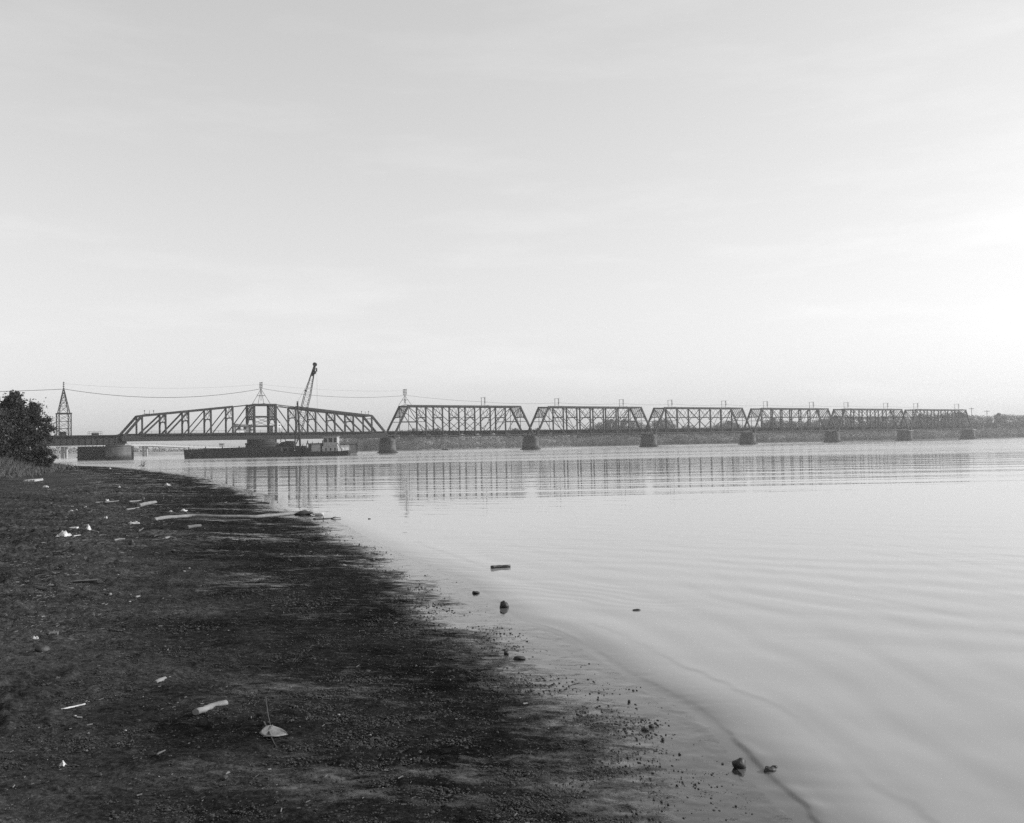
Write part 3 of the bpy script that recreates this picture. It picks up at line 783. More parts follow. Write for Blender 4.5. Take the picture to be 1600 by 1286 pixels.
for x in np.arange(x0+.4, x1, 1.7): m.bar((x, .15, 1.55), (x, .15, 2.5), .06)
m.bar((x0+.3, .15, 2.5), (x1-.2, .15, 2.5), .05); m.build('rail', GREY, b)
m = MB()
for x in (x0+3.2, x1-3.5, x1-2.2): m.tube([(x, .4, 1.55), (x, .4, 2.2)], .13, 7)
m.build('bollard', DARKSTEEL, b)
def on_b(px, py, d=0): q = at_depth(px, py, BD+d); return (q.x, BD+d, q.z)
for (pt, pbm, lb) in (((464.8, 629), (470.6, 716), 'tall dark leaning spud pole standing at the crane barge, in front of the bridge deck'),):
    a, e = Vector(on_b(*pt, -1.3)), Vector(on_b(*pbm, -1.3))
    o = thing('spud_pole', lb, 'pole', (e.x, e.y, 0))
    MB().tube([(0, 0, -1.5), (a.x-e.x, 0, a.z)], [.3, .24], 10).build('pole', DARKSTEEL, o)
    MB().tube([(a.x-e.x, 0, a.z), (a.x-e.x+.1, 0, a.z+.35)], .3, 10).build('cap', GREY, o)
cr = thing('crawler_crane', 'lattice boom crane on the barge, boom rising above the swing truss', 'crane', (bx(447), BD+3, 1.55))
ox = bx(447)
def cp(px, py, y=0.0):
    q = at_depth(px, py, BD+3); return (q.x-ox, y, q.z-1.55)
prof = [cp(*q) for q in ((431,700.5),(432,697),(438,693.5),(442,690.5),(447,690.2),(448,689),(457.5,689),(460.5,692),(461,700.5))]
MB().prism([(q[0], q[2]) for q in prof][::-1], -1.5, 1.7).build('body', HULL, cr)
MB().box((cp(455.5,691)[0], -1.54, cp(455,695)[2]), (cp(459.5,691)[0], -1.503, cp(459,690.8)[2])).build('cab_window', GLASS, cr)
for y in (-1.7, 1.1):
    m = MB(); xa, xb = cp(434, 700)[0], cp(459, 700)[0]
    m.prism([(xa+.4, 0), (xb-.4, 0), (xb, .35), (xb, .55), (xb-.4, .9), (xa+.4, .9), (xa, .55), (xa, .35)], y, y+.75); m.build('track', DARKSTEEL, cr)
tip, root_ = Vector(cp(492, 570)), Vector(cp(461.8, 693))
d_ = (tip-root_); Lb = d_.length; d_.normalize(); sd2 = Vector((0, 1, 0)); up2 = sd2.cross(d_).normalized()
def bw_(f): return .82*min(1, .25 + f/.16*.75) if f < .16 else (.82 if f < .6 else .82 + (.18-.82)*(f-.6)/.4)
def bp(f, i, j): return root_ + d_*(Lb*f) + sd2*(bw_(f)*i) + up2*(bw_(f)*j)
m = MB()
fs = [0, .16, .62, 1]
for i, j in ((1,1),(1,-1),(-1,1),(-1,-1)):
    for a, e in zip(fs, fs[1:]): m.bar(bp(a, i, j), bp(e, i, j), .14)
m.build('boom', DARKSTEEL, cr)
m = MB(); q = np.linspace(.02, .98, 19)
for a, e in zip(q, q[1:]):
    for (A, B) in (((1,1),(1,-1)), ((1,-1),(-1,-1)), ((-1,-1),(-1,1)), ((-1,1),(1,1))):
        m.bar(bp(a, *A), bp(e, *B), .05); m.bar(bp(a, *A), bp(a, *B), .05)
m.build('boom_lacing', STEEL, cr)
m = MB(); m.tube([tip+Vector((0,-.4,.1)), tip+Vector((0,.4,.1))], .55, 14); m.tube([tip-d_*2.2+Vector((.35,-.35,0)), tip-d_*2.2+Vector((.35,.35,0))], .5, 12); m.bar(tip, tip-d_*3.2, .5)
m.build('boom_head', HULL, cr)
m = MB(); hk = cp(495.2, 588); m.bar(cp(495.0, 574), cp(496.3, 686), .035); m.box((hk[0]-.3, -.12, hk[2]+1.3), (hk[0]+.1, .12, hk[2]+2.3)); m.build('hoist_line', WIRE, cr)
g0 = cp(440, 674)
m = MB(); m.bar(cp(438.5, 691), g0, .16); m.bar(cp(447, 690), g0, .16); m.build('gantry', DARKSTEEL, cr)
m = MB(); m.bar(g0, cp(478, 604), .04); m.bar(cp(478, 604), cp(489.5, 578), .04); m.bar(cp(477.6, 609), cp(476.5, 611.5), .35)
m.build('pendant_line', WIRE, cr)

cx = bx(512)
t = thing('towboat', 'small work towboat with pale pilothouse tied beside the crane barge', 'boat', (cx, BD-4.6, 0))
X = lambda px: at_depth(px, 700, BD-4.6).x - cx
Z = lambda px, py: at_depth(px, py, BD-4.6).z
m = MB(); hx = [X(477), X(480), X(541), X(544)]
m.prism([(hx[0]+.2, -.6), (hx[2], -.6), (hx[3], .9), (hx[3]-.1, 1.45), (hx[2]-1.5, 1.25), (hx[0], 1.2)], 0, 4.2); m.build('hull', HULL, t)
MB().box((X(478), -.06, 1.0), (X(541), -.004, 1.18)).build('rub_rail', DARKSTEEL, t)
MB().box((X(481), .5, 1.25), (X(500), 3.6, Z(490, 694))).build('deckhouse', PALE, t)
MB().box((X(478), .2, Z(490, 694)), (X(502.5), 3.9, Z(490, 692.6))).build('deckhouse_roof', HULL, t)
MB().box((X(481.2), .44, 1.3), (X(486), .496, Z(490, 694.6))).build('door', DARKSTEEL, t)
MB().box((X(503), .3, 1.25), (X(527), 3.9, Z(515, 697))).build('cabin', PALE, t)
MB().box((X(505), .2, Z(515, 697)), (X(526.5), 3.6, Z(515, 682.5))).build('pilothouse', PALE, t)
MB().box((X(504), 0, Z(515, 682.5)), (X(527.5), 3.8, Z(515, 681.4))).build('pilothouse_roof', GREY, t)
for a, e in ((506.5, 511), (513.5, 519), (521.5, 525.5)): MB().box((X(a), .13, Z(515, 691)), (X(e), .196, Z(515, 684.5))).build('window', GLASS, t)
for a in (508, 515, 522): MB().box((X(a), .23, Z(515, 704)), (X(a+2.2), .296, Z(515, 700))).build('window', GLASS, t)
m = MB(); m.bar((X(511), 1.6, Z(511, 681.4)), (X(511), 1.6, Z(511, 675.5)), .12); m.bar((X(509), 1.6, Z(511, 677)), (X(513), 1.6, Z(511, 677)), .08); m.build('mast', DARKSTEEL, t)
m = MB(); m.tube([(X(502.8), 2.2, 2.0), (X(502.8), 2.2, Z(503, 688))], .3, 10); m.build('funnel', DARKSTEEL, t)
m = MB()
for a in range(6):
    m.bar((X(528+a*2.4), .25, 1.3), (X(528+a*2.4), .25, 2.25), .06)
m.bar((X(528), .25, 2.25), (X(540), .25, 2.25), .06); m.bar((X(527), .4, Z(528, 692)), (X(534), .4, 1.4), .22); m.build('rail', GREY, t)
MB().tube([(X(532), .9, 1.9), (X(534.8), .9, 1.9)], .42, 12).build('white_drum', WHITE, t)
cx = bx(547)
t = thing('work_float', 'low float with a white shed at the right end of the barges', 'float', (cx, BD-1.4, 0), R(18))
x0, x1 = bx(533.5)-cx, bx(561)-cx
MB().box((x0-1.2, 2.2, -.5), (x1, 7.5, .65)).build('hull', GREY, t)
MB().box((x0-1.4, 2.6, .65), (bx(549.5)-cx, 6.5, bz(546, 694.5))).build('shed_wall', WHITE, t)
MB().box((bx(549.6)-cx, 2.55, .65), (x1-.1, 6.6, bz(556, 694))).build('shed_end', GREY, t)
MB().box((x0-1.7, 2.3, bz(546, 694.5)+.003), (x1-.05, 6.9, bz(546, 693.4))).build('roof', DARKSTEEL, t)
MB().box((x1-.05, 2.2, .65), (x1+.16, 2.5, bz(561, 692.5))).build('post', HULL, t)
c = thing('excavator_arm', 'dark jumble of winch gear between the crane and the pilothouse', 'winch', (bx(503.5), BD+2.2, 1.55))
m = MB(); m.bar((-.9, 0, 0), (.1, 0, 3.4), .22); m.bar((.9, 0, 0), (.1, 0, 3.4), .22); m.bar((.1, 0, 3.4), (.55, 0, 4.2), .2); m.build('frame', DARKSTEEL, c)
m = MB(); m.tube([(-.2, -.6, .7), (-.2, .6, .7)], .6, 14); m.build('drum', HULL, c)
c.name = 'deck_winch'

# ------------------------------------------------------------------ far concrete road bridge on the left
def rb(D, y=0): return Vector((-212 + .141*(D-455) , D, 0))
hs = [(400, 6.4), (455, 6.4), (528, 6.3), (572, 5.1), (650, 4.0), (760, 3.6)]
c = thing('road_bridge', 'pale concrete road bridge in the distance under the left girders', 'road bridge', rb(455))
m = MB()
for (D0, z0), (D1, z1) in zip(hs, hs[1:]):
    a, e = rb(D0)-rb(455), rb(D1)-rb(455); a.z, e.z = z0-.45, z1-.45
    m.bar(a, e, 8, .9)
m.build('deck', CONC, c)
m = MB()
for (D0, z0), (D1, z1) in zip(hs, hs[1:]):
    a, e = rb(D0)-rb(455), rb(D1)-rb(455)
    for o_ in (-3.8, 3.8):
        m.bar((a.x+o_, a.y, z0+.75), (e.x+o_, e.y, z1+.75), .15, .2)
        for k in range(int((D1-D0)/5)):
            f = k/int((D1-D0)/5); q = a.lerp(e, f); m.bar((q.x+o_, q.y, z0+(z1-z0)*f), (q.x+o_, q.y, z0+(z1-z0)*f+.75), .2)
m.build('railing', GREY, c)
for D, z in ((455, 5.5), (528, 5.4), (601, 4.0), (674, 3.0)):
    q = rb(D)-rb(455); m = MB()
    for o_ in (-.9, .9): m.box((q.x+o_-.45, q.y-.6, -1), (q.x+o_+.45, q.y+.6, z))
    m.box((q.x-3.2, q.y-.7, z-.25), (q.x+3.2, q.y+.7, z)); m.build('pier', CONC, c)
q = at_depth(347, 700, 640)
c = thing('bridge_house', 'pale square block house standing on the distant road bridge', 'bridge house', (q.x, 640, 3.2))
MB().box((-1.5, -1.5, 0), (1.5, 1.5, 3.4)).build('wall', GREY, c); MB().box((-1.7, -1.7, 3.4), (1.7, 1.7, 3.7)).build('roof', GREY, c)

# ------------------------------------------------------------------ far bank, far wood, distant trees, poles
prof = [(-150,699),(60,698),(150,697.5),(225,697.5),(285,701),(420,700),(500,697),(520,690),(545,680),(562,673),(600,674),(612,671),(640,669.5),(662,669),(690,668),(706,673),(722,678),(760,677),(790,677),
        (797,669),(812,668),(820,674),(834,668),(850,668),(865,674),(890,671),(910,669),(930,663),(944,655),(962,652),(984,654),(1000,657),(1012,662),(1024,654),(1040,651),(1054,655),
        (1060,670),(1066,664),(1084,663),(1092,669),(1108,664),(1124,660),(1132,657),(1150,657),(1160,663),(1185,664),(1198,655),(1212,652),(1225,654),(1250,656),(1275,656),(1298,649),(1320,646),
        (1345,648),(1380,648),(1400,646),(1420,651),(1432,646),(1470,644),(1500,642),(1510,645),(1530,647),(1550,648),(1558,645),(1600,646),(1700,644),(1900,640)]
PXp, PYp = np.array([q[0] for q in prof], float), np.array([q[1] for q in prof], float)
def bank_D(px): return np.interp(px, [-200, 100, 300, 480, 650, 900, 1200, 1600, 1900], [520, 545, 610, 640, 560, 640, 640, 660, 640])
# terrain strip
cols = np.linspace(-300, 2050, 120); V, rows = [], [(0, -1.2), (3, .6), (14, 1.8), (32, 2.2), (60, 2.3), (300, 3.0), (760, 4)]
for px in cols:
    D = float(bank_D(px))
    for dd, z in rows:
        q = at_depth(px, 700, D + dd); 
        hill = min(8.0, .62*max(0, at_depth(px, float(np.interp(px, PXp, PYp)), D+20).z)) if px > 500 else 0
        V.append((q.x, D+dd, max(z, hill*(.75 if dd == 14 else .95)) if dd in (14, 32, 60) else z))
V = np.array(V); nr_ = len(rows)
F = np.array([(i*nr_+k, (i+1)*nr_+k, (i+1)*nr_+k+1, i*nr_+k+1) for i in range(len(cols)-1) for k in range(nr_-1)])
BANKM = material('haze_paled_soil', .2, .9, .4, .05)  # sandy tone lightened further, part of the haze put into the colour
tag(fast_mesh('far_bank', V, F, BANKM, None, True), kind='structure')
def leaf_cloud(centres, radii, n_each, size, squash=1.0, tang=0.6, soft=False):
    """many small leaf-sized quads spread through ellipsoids"""
    cs = np.repeat(np.asarray(centres, float), n_each, 0); rs = np.repeat(np.asarray(radii, float), n_each, 0)
    N = len(cs); u = rng.normal(size=(N, 3)); u /= np.linalg.norm(u, axis=1)[:, None]
    rad = rng.random(N)**(1/3.0) * .5 + .5*np.sqrt(rng.random(N)); 
    if soft: rad = np.abs(rng.normal(size=N))*.62
    P = cs + u*rs*rad[:, None]
    nn = u*tang + rng.normal(size=(N, 3))*.5; nn /= np.linalg.norm(nn, axis=1)[:, None]
    a = np.cross(nn, rng.normal(size=(N, 3))); a /= np.linalg.norm(a, axis=1)[:, None]; b_ = np.cross(nn, a)
    sz = size*(.6 + .8*rng.random(N))[:, None]; a *= sz; b_ *= sz*.7
    V = np.stack([P-a, P+b_*.9-a*.1, P+a, P-b_*.9+a*.1], 1).reshape(-1, 3)
    return V, np.arange(len(V)).reshape(-1, 4)
cen, rad = [], []
for px in np.arange(505, 1800, 4.2):
    D0 = float(bank_D(px)); ytop = float(np.interp(px, PXp, PYp))
    ztop = at_depth(px, ytop, D0+14).z
    for k in range(3):
        hgt_ = ztop*(.55 + .4*random.random()) if k else ztop*.93
        if k == 2: hgt_ = min(hgt_, 5 + 2*random.random())
        q = at_depth(px + random.uniform(-2, 2), 700, D0 + (4 if k == 2 else 14 + 6*random.random()))
        lay = max(1, int(hgt_/3.2))
        for j in range(lay):
            zc = hgt_*(j+.45)/lay + .3
            r = hgt_/lay*.72
            cen.append((q.x + random.uniform(-1, 1), q.y + random.uniform(-1, 1), min(zc, hgt_-r*.7))); rad.append((r*1.25, r*1.2, r))
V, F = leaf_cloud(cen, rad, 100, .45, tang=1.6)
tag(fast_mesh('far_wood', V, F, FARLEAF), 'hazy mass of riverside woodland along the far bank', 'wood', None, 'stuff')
cen, rad = [], []
for px in np.arange(-120, 520, 5.0):
    D0 = float(bank_D(px)); zt = at_depth(px, float(np.interp(px, PXp, PYp)), D0+40).z
    q = at_depth(px+random.uniform(-2,2), 700, D0 + 40); r = max(1.0, zt*.5)
    cen.append((q.x, q.y, max(1.2, zt*.5)+.3)); rad.append((r*1.5, r, r))
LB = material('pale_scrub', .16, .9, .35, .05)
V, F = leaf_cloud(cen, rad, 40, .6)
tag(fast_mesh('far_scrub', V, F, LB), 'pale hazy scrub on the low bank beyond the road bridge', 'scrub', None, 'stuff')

def leafy_tree(name, label, base, h, w, nclump, nleaf, lsize, mat, group=None, lean=(0, 0), low=.25):
    o = thing(name, label, 'tree', base, 0, group)
    m = MB(); top = Vector((lean[0], lean[1], h*.72))
    m.tube([(0, 0, -.4), Vector((lean[0]*.3, lean[1]*.3, h*.3)), top], [h*.028, h*.02, h*.008], 7)
    cs, rs = [], []
    for k in range(nclump):
        a = random.uniform(0, 2*math.pi); f = low + (1-low)*((k+.5)/nclump)
        wid = w*math.sin(math.pi*min(.97, (f-low)/(1-low)*.82+.16))
        rr = wid*random.uniform(.2, .95)
        cpt = Vector((lean[0]*f + rr*math.cos(a), lean[1]*f + rr*math.sin(a), h*f*.93))
        cr_ = w*random.uniform(.15, .36); cs.append(cpt); rs.append((cr_, cr_, cr_*.75))
        st = Vector((lean[0]*f*.6, lean[1]*f*.6, h*max(.15, f-.22)*.8)); m.tube([st, st.lerp(cpt, .55)+Vector((0,0,.03*h)), cpt], [h*.009, h*.006, h*.003], 5)
    m.build('trunk', BARK, o)
    V, F = leaf_cloud(cs, rs, nleaf, lsize, soft=mat is LEAF)
    fast_mesh('crown', V, F, mat, o)
    return o
ft = [(648,'tree rising behind the left part of the first fixed truss'),(684,'round tree behind the middle left of the first fixed truss'),(806,'hazy tree behind the right end post of the first fixed truss'),(842,'hazy tree behind the left end post of the second fixed truss'),
      (955,'broad tall tree behind the right half of the second fixed truss'),(978,'tall tree just left of the third stone pier trusses'),(1034,'tall pale tree behind the left end of the third fixed truss'),(1076,'lower tree behind the middle left of the third fixed truss'),(1140,'tall tree behind the right end of the third fixed truss'),
      (1210,'tall tree behind the left part of the fourth fixed truss'),(1308,'high tree behind the gap between fourth and fifth trusses'),(1440,'high tree behind the left half of the farthest truss'),(1502,'high tree at the end of the farthest truss'),(1562,'dark round tree on the far bank at the right edge')]
for px, lb in ft:
    D0 = float(bank_D(px)) + 11; ztop = at_depth(px, float(np.interp(px, PXp, PYp))-1.0, D0).z
    q = at_depth(px, 700, D0)
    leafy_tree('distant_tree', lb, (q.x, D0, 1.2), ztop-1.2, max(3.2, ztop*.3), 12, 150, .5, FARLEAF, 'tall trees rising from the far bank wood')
for px, y0, lb in ((1518, 637, 'hazy utility pole with crossarm above the far bank, nearer the bridge end'), (1542, 641, 'hazy utility pole with crossarm above the far bank, nearer the right edge')):
    D0 = 690; q = at_depth(px, y0, D0)
    o = thing('utility_pole', lb, 'utility pole', (q.x, D0, 1.5), 0, 'utility poles on the far bank')
    MB().tube([(0, 0, 0), (0, 0, q.z-1.5)], .2, 7).build('pole', BARK, o); MB().box((-1.9, -.1, q.z-2.4), (1.9, .1, q.z-2.1)).build('crossarm', BARK, o)
for a, e, lb in (((849, 690.5), (858, 687.6), 'bleached fallen tree arching on the far bank, nearer the second pier'), ((858.5, 691), (867, 689), 'bleached fallen tree on the far bank, farther from the second pier')):
    D0 = float(bank_D(855)) - 1
    A, E = at_depth(*a, D0), at_depth(*e, D0); m = MB(); A.z = max(A.z, .2)
    mid = (A+E)/2 + Vector((0, 0, .7))
    o = thing('fallen_tree', lb, 'fallen tree', (A.x, A.y, 0), 0, 'bleached fallen trees on the far bank')
    q0 = Vector((A.x, A.y, 0))
    MB().tube([A-q0, mid-q0, E-q0, E-q0+Vector((.8,0,-1.4))], [.3, .32, .25, .12], 7).build('trunk', PALE, o)
    MB().tube([mid-q0, mid-q0+Vector((1.4, 0, -1.2)), mid-q0+Vector((1.6, 0, -2.4))], [.2, .15, .1], 6).build('branch', PALE, o)
q = at(713, 701.8); o = thing('rowing_boat', 'tiny dark boat on the river below the first fixed truss', 'boat', (q.x, min(q.y, 500), 0))
loft([[(x*.8, y*.5, -.15) for x, y in ((-1.5,-.3),(1.2,-.3),(1.7,0),(1.2,.3),(-1.5,.3))], [(x, y, .5) for x, y in ((-1.6,-.6),(1.2,-.6),(2.1,0),(1.2,.6),(-1.6,.6))]]).build('hull', HULL, o)
MB().box((-.5, -.5, .5), (-.2, .5, .56)).build('seat', GREY, o)

# ------------------------------------------------------------------ left bank: trees, tall grass
def bankp(px, py, D):
    q = at_depth(px, py, D); return (q.x, D, float(ground_z(q.x, D)) - .05)
leafy_tree('bushy_tree', 'dark bushy tree overhanging the bank in front of the girder span', bankp(52, 715, 104), 7.4, 2.35, 70, 260, .11, LEAF, None, (.1, 0), .12)
leafy_tree('low_willow', 'low dark shrub at the foot of the bushy tree by the water', bankp(66, 718, 99), 2.7, 1.5, 34, 260, .09, LEAF, None, (0, 0), .12)
leafy_tree('edge_tree', 'dark leafy tree at the left edge joined to the bushy tree', bankp(18, 715, 100), 7.9, 2.4, 70, 260, .13, LEAF, None, (.2, 0), .1)
leafy_tree('edge_tree', 'dark tree cut by the left edge of the view, beyond the others', bankp(-24, 715, 92), 7.4, 2.6, 60, 220, .13, LEAF, None, (0, 0), .1)
# tall grass
N = 26000
gy = 60 + 85*rng.random(N)**.8; gx = bank_line(gy) - 16*rng.random(N)**1.3 + 1.2*rng.normal(size=N)
keep = gx > -0.62*gy; gx, gy = gx[keep], gy[keep]; N = len(gx)
gz_ = ground_z(gx, gy); hgt_ = (.35 + .75*rng.random(N)) * (.45 + .55*sstep(-1, 4, bank_line(gy)-gx)); ang = rng.random(N)*6.283
lx, ly = rng.normal(size=N)*.22, rng.normal(size=N)*.22; wd = .03 + .03*rng.random(N)
b0 = np.stack([gx-wd*np.cos(ang), gy-wd*np.sin(ang), gz_-.05], 1); b1 = np.stack([gx+wd*np.cos(ang), gy+wd*np.sin(ang), gz_-.05], 1)
tp = np.stack([gx+lx, gy+ly, gz_+hgt_], 1)
V = np.stack([b0, b1, tp], 1).reshape(-1, 3)
tag(fast_mesh('tall_grass', V, np.arange(len(V)).reshape(-1, 3), GRASSM), 'tall rough grass on the bank under the trees', 'grass', None, 'stuff')

# ------------------------------------------------------------------ mud crumbs, twigs and litter too many to count
ico = []
ph_ = (1+5**.5)/2
for a, b2 in ((1, ph_), (-1, ph_), (1, -ph_), (-1, -ph_)): ico += [(0, a, b2), (a, b2, 0), (b2, 0, a)]
ico = np.array(ico); ico /= np.linalg.norm(ico[0])
import itertools
edge = min(np.linalg.norm(ico[0]-q) for q in ico[1:])
IF = []
for a, b2, c2 in itertools.combinations(range(12), 3):
    if all(abs(np.linalg.norm(ico[i]-ico[j]) - edge) < 1e-3 for i, j in ((a,b2),(b2,c2),(a,c2))):
        nn = np.cross(ico[b2]-ico[a], ico[c2]-ico[a]); IF.append((a, b2, c2) if nn.dot(ico[a]) > 0 else (a, c2, b2))
IF = np.array(IF)
def pebbles(name, X, Y, Zc, r, mat, flat=.65):
    N = len(X); sc = r[:, None, None]*(.7 + .6*rng.random((N, 12, 1)))
    ax = np.stack([.8+.5*rng.random(N), .8+.5*rng.random(N), flat*(.7+.5*rng.random(N))], 1)[:, None, :]
    th = rng.random(N)*6.283; c_, s2 = np.cos(th)[:, None], np.sin(th)[:, None]
    P = ico[None]*sc*ax; P = np.stack([P[..., 0]*c_-P[..., 1]*s2, P[..., 0]*s2+P[..., 1]*c_, P[..., 2]], -1)
    P += np.stack([X, Y, Zc], 1)[:, None, :]
    Ft = (IF[None] + (np.arange(N)*12)[:, None, None]).reshape(-1, 3)
    return fast_mesh(name, P.reshape(-1, 3), Ft, mat)
def surf(X, Y):
    s = shore_s(X, Y); return ground_z(X, Y, s) + (fbm(X*.35, Y*.35, 3, 8) - .5)*.09*sstep(.3, 4, s), s
N = 420000
Y = 1/(1/4.2 + (1/48-1/4.2)*rng.random(N)); X = -0.6*Y + (shore_x(Y) - .03 + .6*Y)*rng.random(N)
Zs, s0 = surf(X, Y)
pat = fbm(X*1.6-4, Y*1.3, 4, 71); pat2 = fbm(X*4.5+2, Y*9, 3, 73)
rr = fbm(X*1.1+3, Y*.9, 4, 5)-.5; rr2 = fbm(X*3.5, Y*7, 4, 15)-.5
se = s0 + (1.5*rr + .9*rr2)*(.45+.02*Y)
dens = np.clip(sstep(.15, 1.0, se), .006, 1)*(.12 + .88*sstep(.42, .6, pat))*(.25+.75*sstep(.4, .6, pat2))*(1 - .55*sstep(3, 7, s0))
k = rng.random(N) < dens*.62; X, Y, Zs = X[k], Y[k], Zs[k]
r = (.0028 + .0062*rng.random(len(X))**3.2 + .011*(rng.random(len(X)) < .018*sstep(.6, 1.4, se[k]))*rng.random(len(X)))*(Y/6)**.5
tag(pebbles('mud_crumbs', X, Y, Zs + r*.25, r, CRUMB, .6), 'dark mud crumbs and gravel strewn over the beach', 'gravel', None, 'stuff')
# wrack line of twigs and leaf litter on the left
N = 17000
tt = rng.random(N); wl = np.array([[on_ground(*q).x, on_ground(*q).y] for q in ((30, 1010), (60, 900), (110, 835), (150, 790), (185, 762), (200, 745), (190, 735))])
wx = np.interp(tt, np.linspace(0, 1, 7), wl[:, 0]); wy = np.interp(tt, np.linspace(0, 1, 7), wl[:, 1])
X = wx + rng.normal(size=N)*.045*wy*.8; Y = wy*np.exp(rng.normal(size=N)*.10)
N2 = 3000
Y2 = 1/(1/4.4 + (1/40-1/4.4)*rng.random(N2)); X2 = -0.6*Y2 + (shore_x(Y2)-1.0+.6*Y2)*rng.random(N2)**1.4
X = np.concatenate([X, X2]); Y = np.concatenate([Y, Y2]); N = len(X)
Zs, s0 = surf(X, Y); k = s0 > .5; X, Y, Zs = X[k], Y[k], Zs[k]; N = len(X)
Ln = (.004 + .026*rng.random(N)**6)*np.clip(Y/10, .45, 3)**.9; Wd = Ln*(.05+.25*rng.random(N)**3); th = rng.random(N)*6.283; tl = rng.normal(size=N)*.18
dx, dy, dz = np.cos(th)*Ln, np.sin(th)*Ln, np.sin(tl)*Ln
px_, py_ = -np.sin(th)*Wd, np.cos(th)*Wd
hz = Wd*.9 + .003
base = np.stack([X, Y, Zs+.012], 1)
A = base - np.stack([dx, dy, dz], 1); B = base + np.stack([dx, dy, dz], 1); Pp = np.stack([px_, py_, np.zeros(N)], 1); Hh = np.stack([np.zeros(N), np.zeros(N), hz], 1)
V = np.stack([A-Pp, A+Pp, A+Hh, B-Pp, B+Pp, B+Hh], 1).reshape(-1, 3)
o6 = (np.arange(N)*6)[:, None]
F = np.concatenate([o6+np.array([[0,3,5,2]]), o6+np.array([[1,2,5,4]]), o6+np.array([[0,1,4,3]])], 0)
tag(fast_mesh('driftwood_litter', V, F, LITTER), 'dry twigs and leaf litter scattered along the wrack line', 'litter', None, 'stuff')

# ------------------------------------------------------------------ single things on the beach and in the shallows
def rock(label, px, py, wpx, mat, hfrac=.7, name='rock', cat='rock', group=None, water=False, sink=.25, asp=.8, seed=0):
    p0 = at(px, py, 0) if water else on_ground(px, py)
    r = wpx*px_m(p0)/2; rd = random.Random(int(px*7+py*13+seed))
    m = MB(); nu, nv = 12, 8; ph1 = [rd.uniform(0, 6.28) for _ in range(6)]
    vs, fs = [], []
    for j in range(nv+1):
        v = math.pi*j/nv
        for i in range(nu):
            u = 2*math.pi*i/nu
            q = Vector((math.sin(v)*math.cos(u), math.sin(v)*math.sin(u), math.cos(v)))
            k = 1 + .16*math.sin(2.1*q.x*2+ph1[0])*math.sin(1.7*q.y*2+ph1[1]) + .12*math.sin(4.3*q.z+ph1[2]+3*q.x) + .07*math.sin(7*q.x+5*q.y+ph1[3])
            vs.append((q.x*r*k, q.y*r*asp*k, q.z*r*hfrac*k))
    fs = [(j*nu+i, (j+1)*nu+i, (j+1)*nu+(i+1)%nu, j*nu+(i+1)%nu) for j in range(nv) for i in range(nu)]
    m.add(vs, fs); o = m.build(name, mat, None, True)
    o.location = p0 + Vector((0, 0, r*hfrac*(1-2*sink))); o.rotation_euler = (0, 0, rd.uniform(-.5, .5))
    return tag(o, label, cat, group)
def stick(label, pts, wpx, mat, name='driftwood_stick', cat='stick', group=None, water=False, lift=None, taper=.7, squash=1.0, twigs=(), lifts=None):
    P = [at(*q, 0) if water else on_ground(*q) for q in pts]
    base = P[0].copy(); r = wpx*px_m(P[0])/2
    n = len(P); W_ = [r*(1-(1-taper)*i/(n-1)) for i in range(n)]
    # finer, slightly irregular path
    pts3, rad = [], []
    rd = random.Random(int(pts[0][0]*3+pts[0][1]))
    for i in range(n-1):
        for k in range(4):
            f = k/4; q = P[i].lerp(P[i+1], f); q += Vector((rd.uniform(-.25, .25)*r, rd.uniform(-.25, .25)*r, 0))
            lf = 0 if lifts is None else lifts[i]*(1-f)+lifts[i+1]*f
            rr_ = (W_[i]*(1-f)+W_[i+1]*f)*rd.uniform(.93, 1.06)
            q.z += rr_*squash*.75 + lf*px_m(P[0]); pts3.append(q-base); rad.append(rr_)
    q = P[-1].copy(); q.z += W_[-1]*squash*.75 + (0 if lifts is None else lifts[-1]*px_m(P[0])); pts3.append(q-base); rad.append(W_[-1])
    if not twigs:
        o = MB().tube(pts3, rad, 9, True, squash).build(name, mat, None, True); o.location = base
        for q in list(o.data.polygons)[-2:]: q.use_smooth = False
        return tag(o, label, cat, group)
    o = thing(name, label, cat, base, 0, group)
    MB().tube(pts3, rad, 9, True, squash).build('stem', mat, o, True)
    for (ta, tb, tw_) in twigs:
        A = (at(*ta, 0) if water else on_ground(*ta)) - base; A.z += r*.6
        k = px_m(P[0]); B = A + Vector(((tb[0]-ta[0])*k, 0, (ta[1]-tb[1])*k))
        mid = A.lerp(B, .5) + Vector((.08*(B-A).length, 0, .05*(B-A).length))
        MB().tube([A, mid, B], [tw_*k/2, tw_*k/2.4, tw_*k/3.5], 6).build('twig', mat, o, True)
    return o
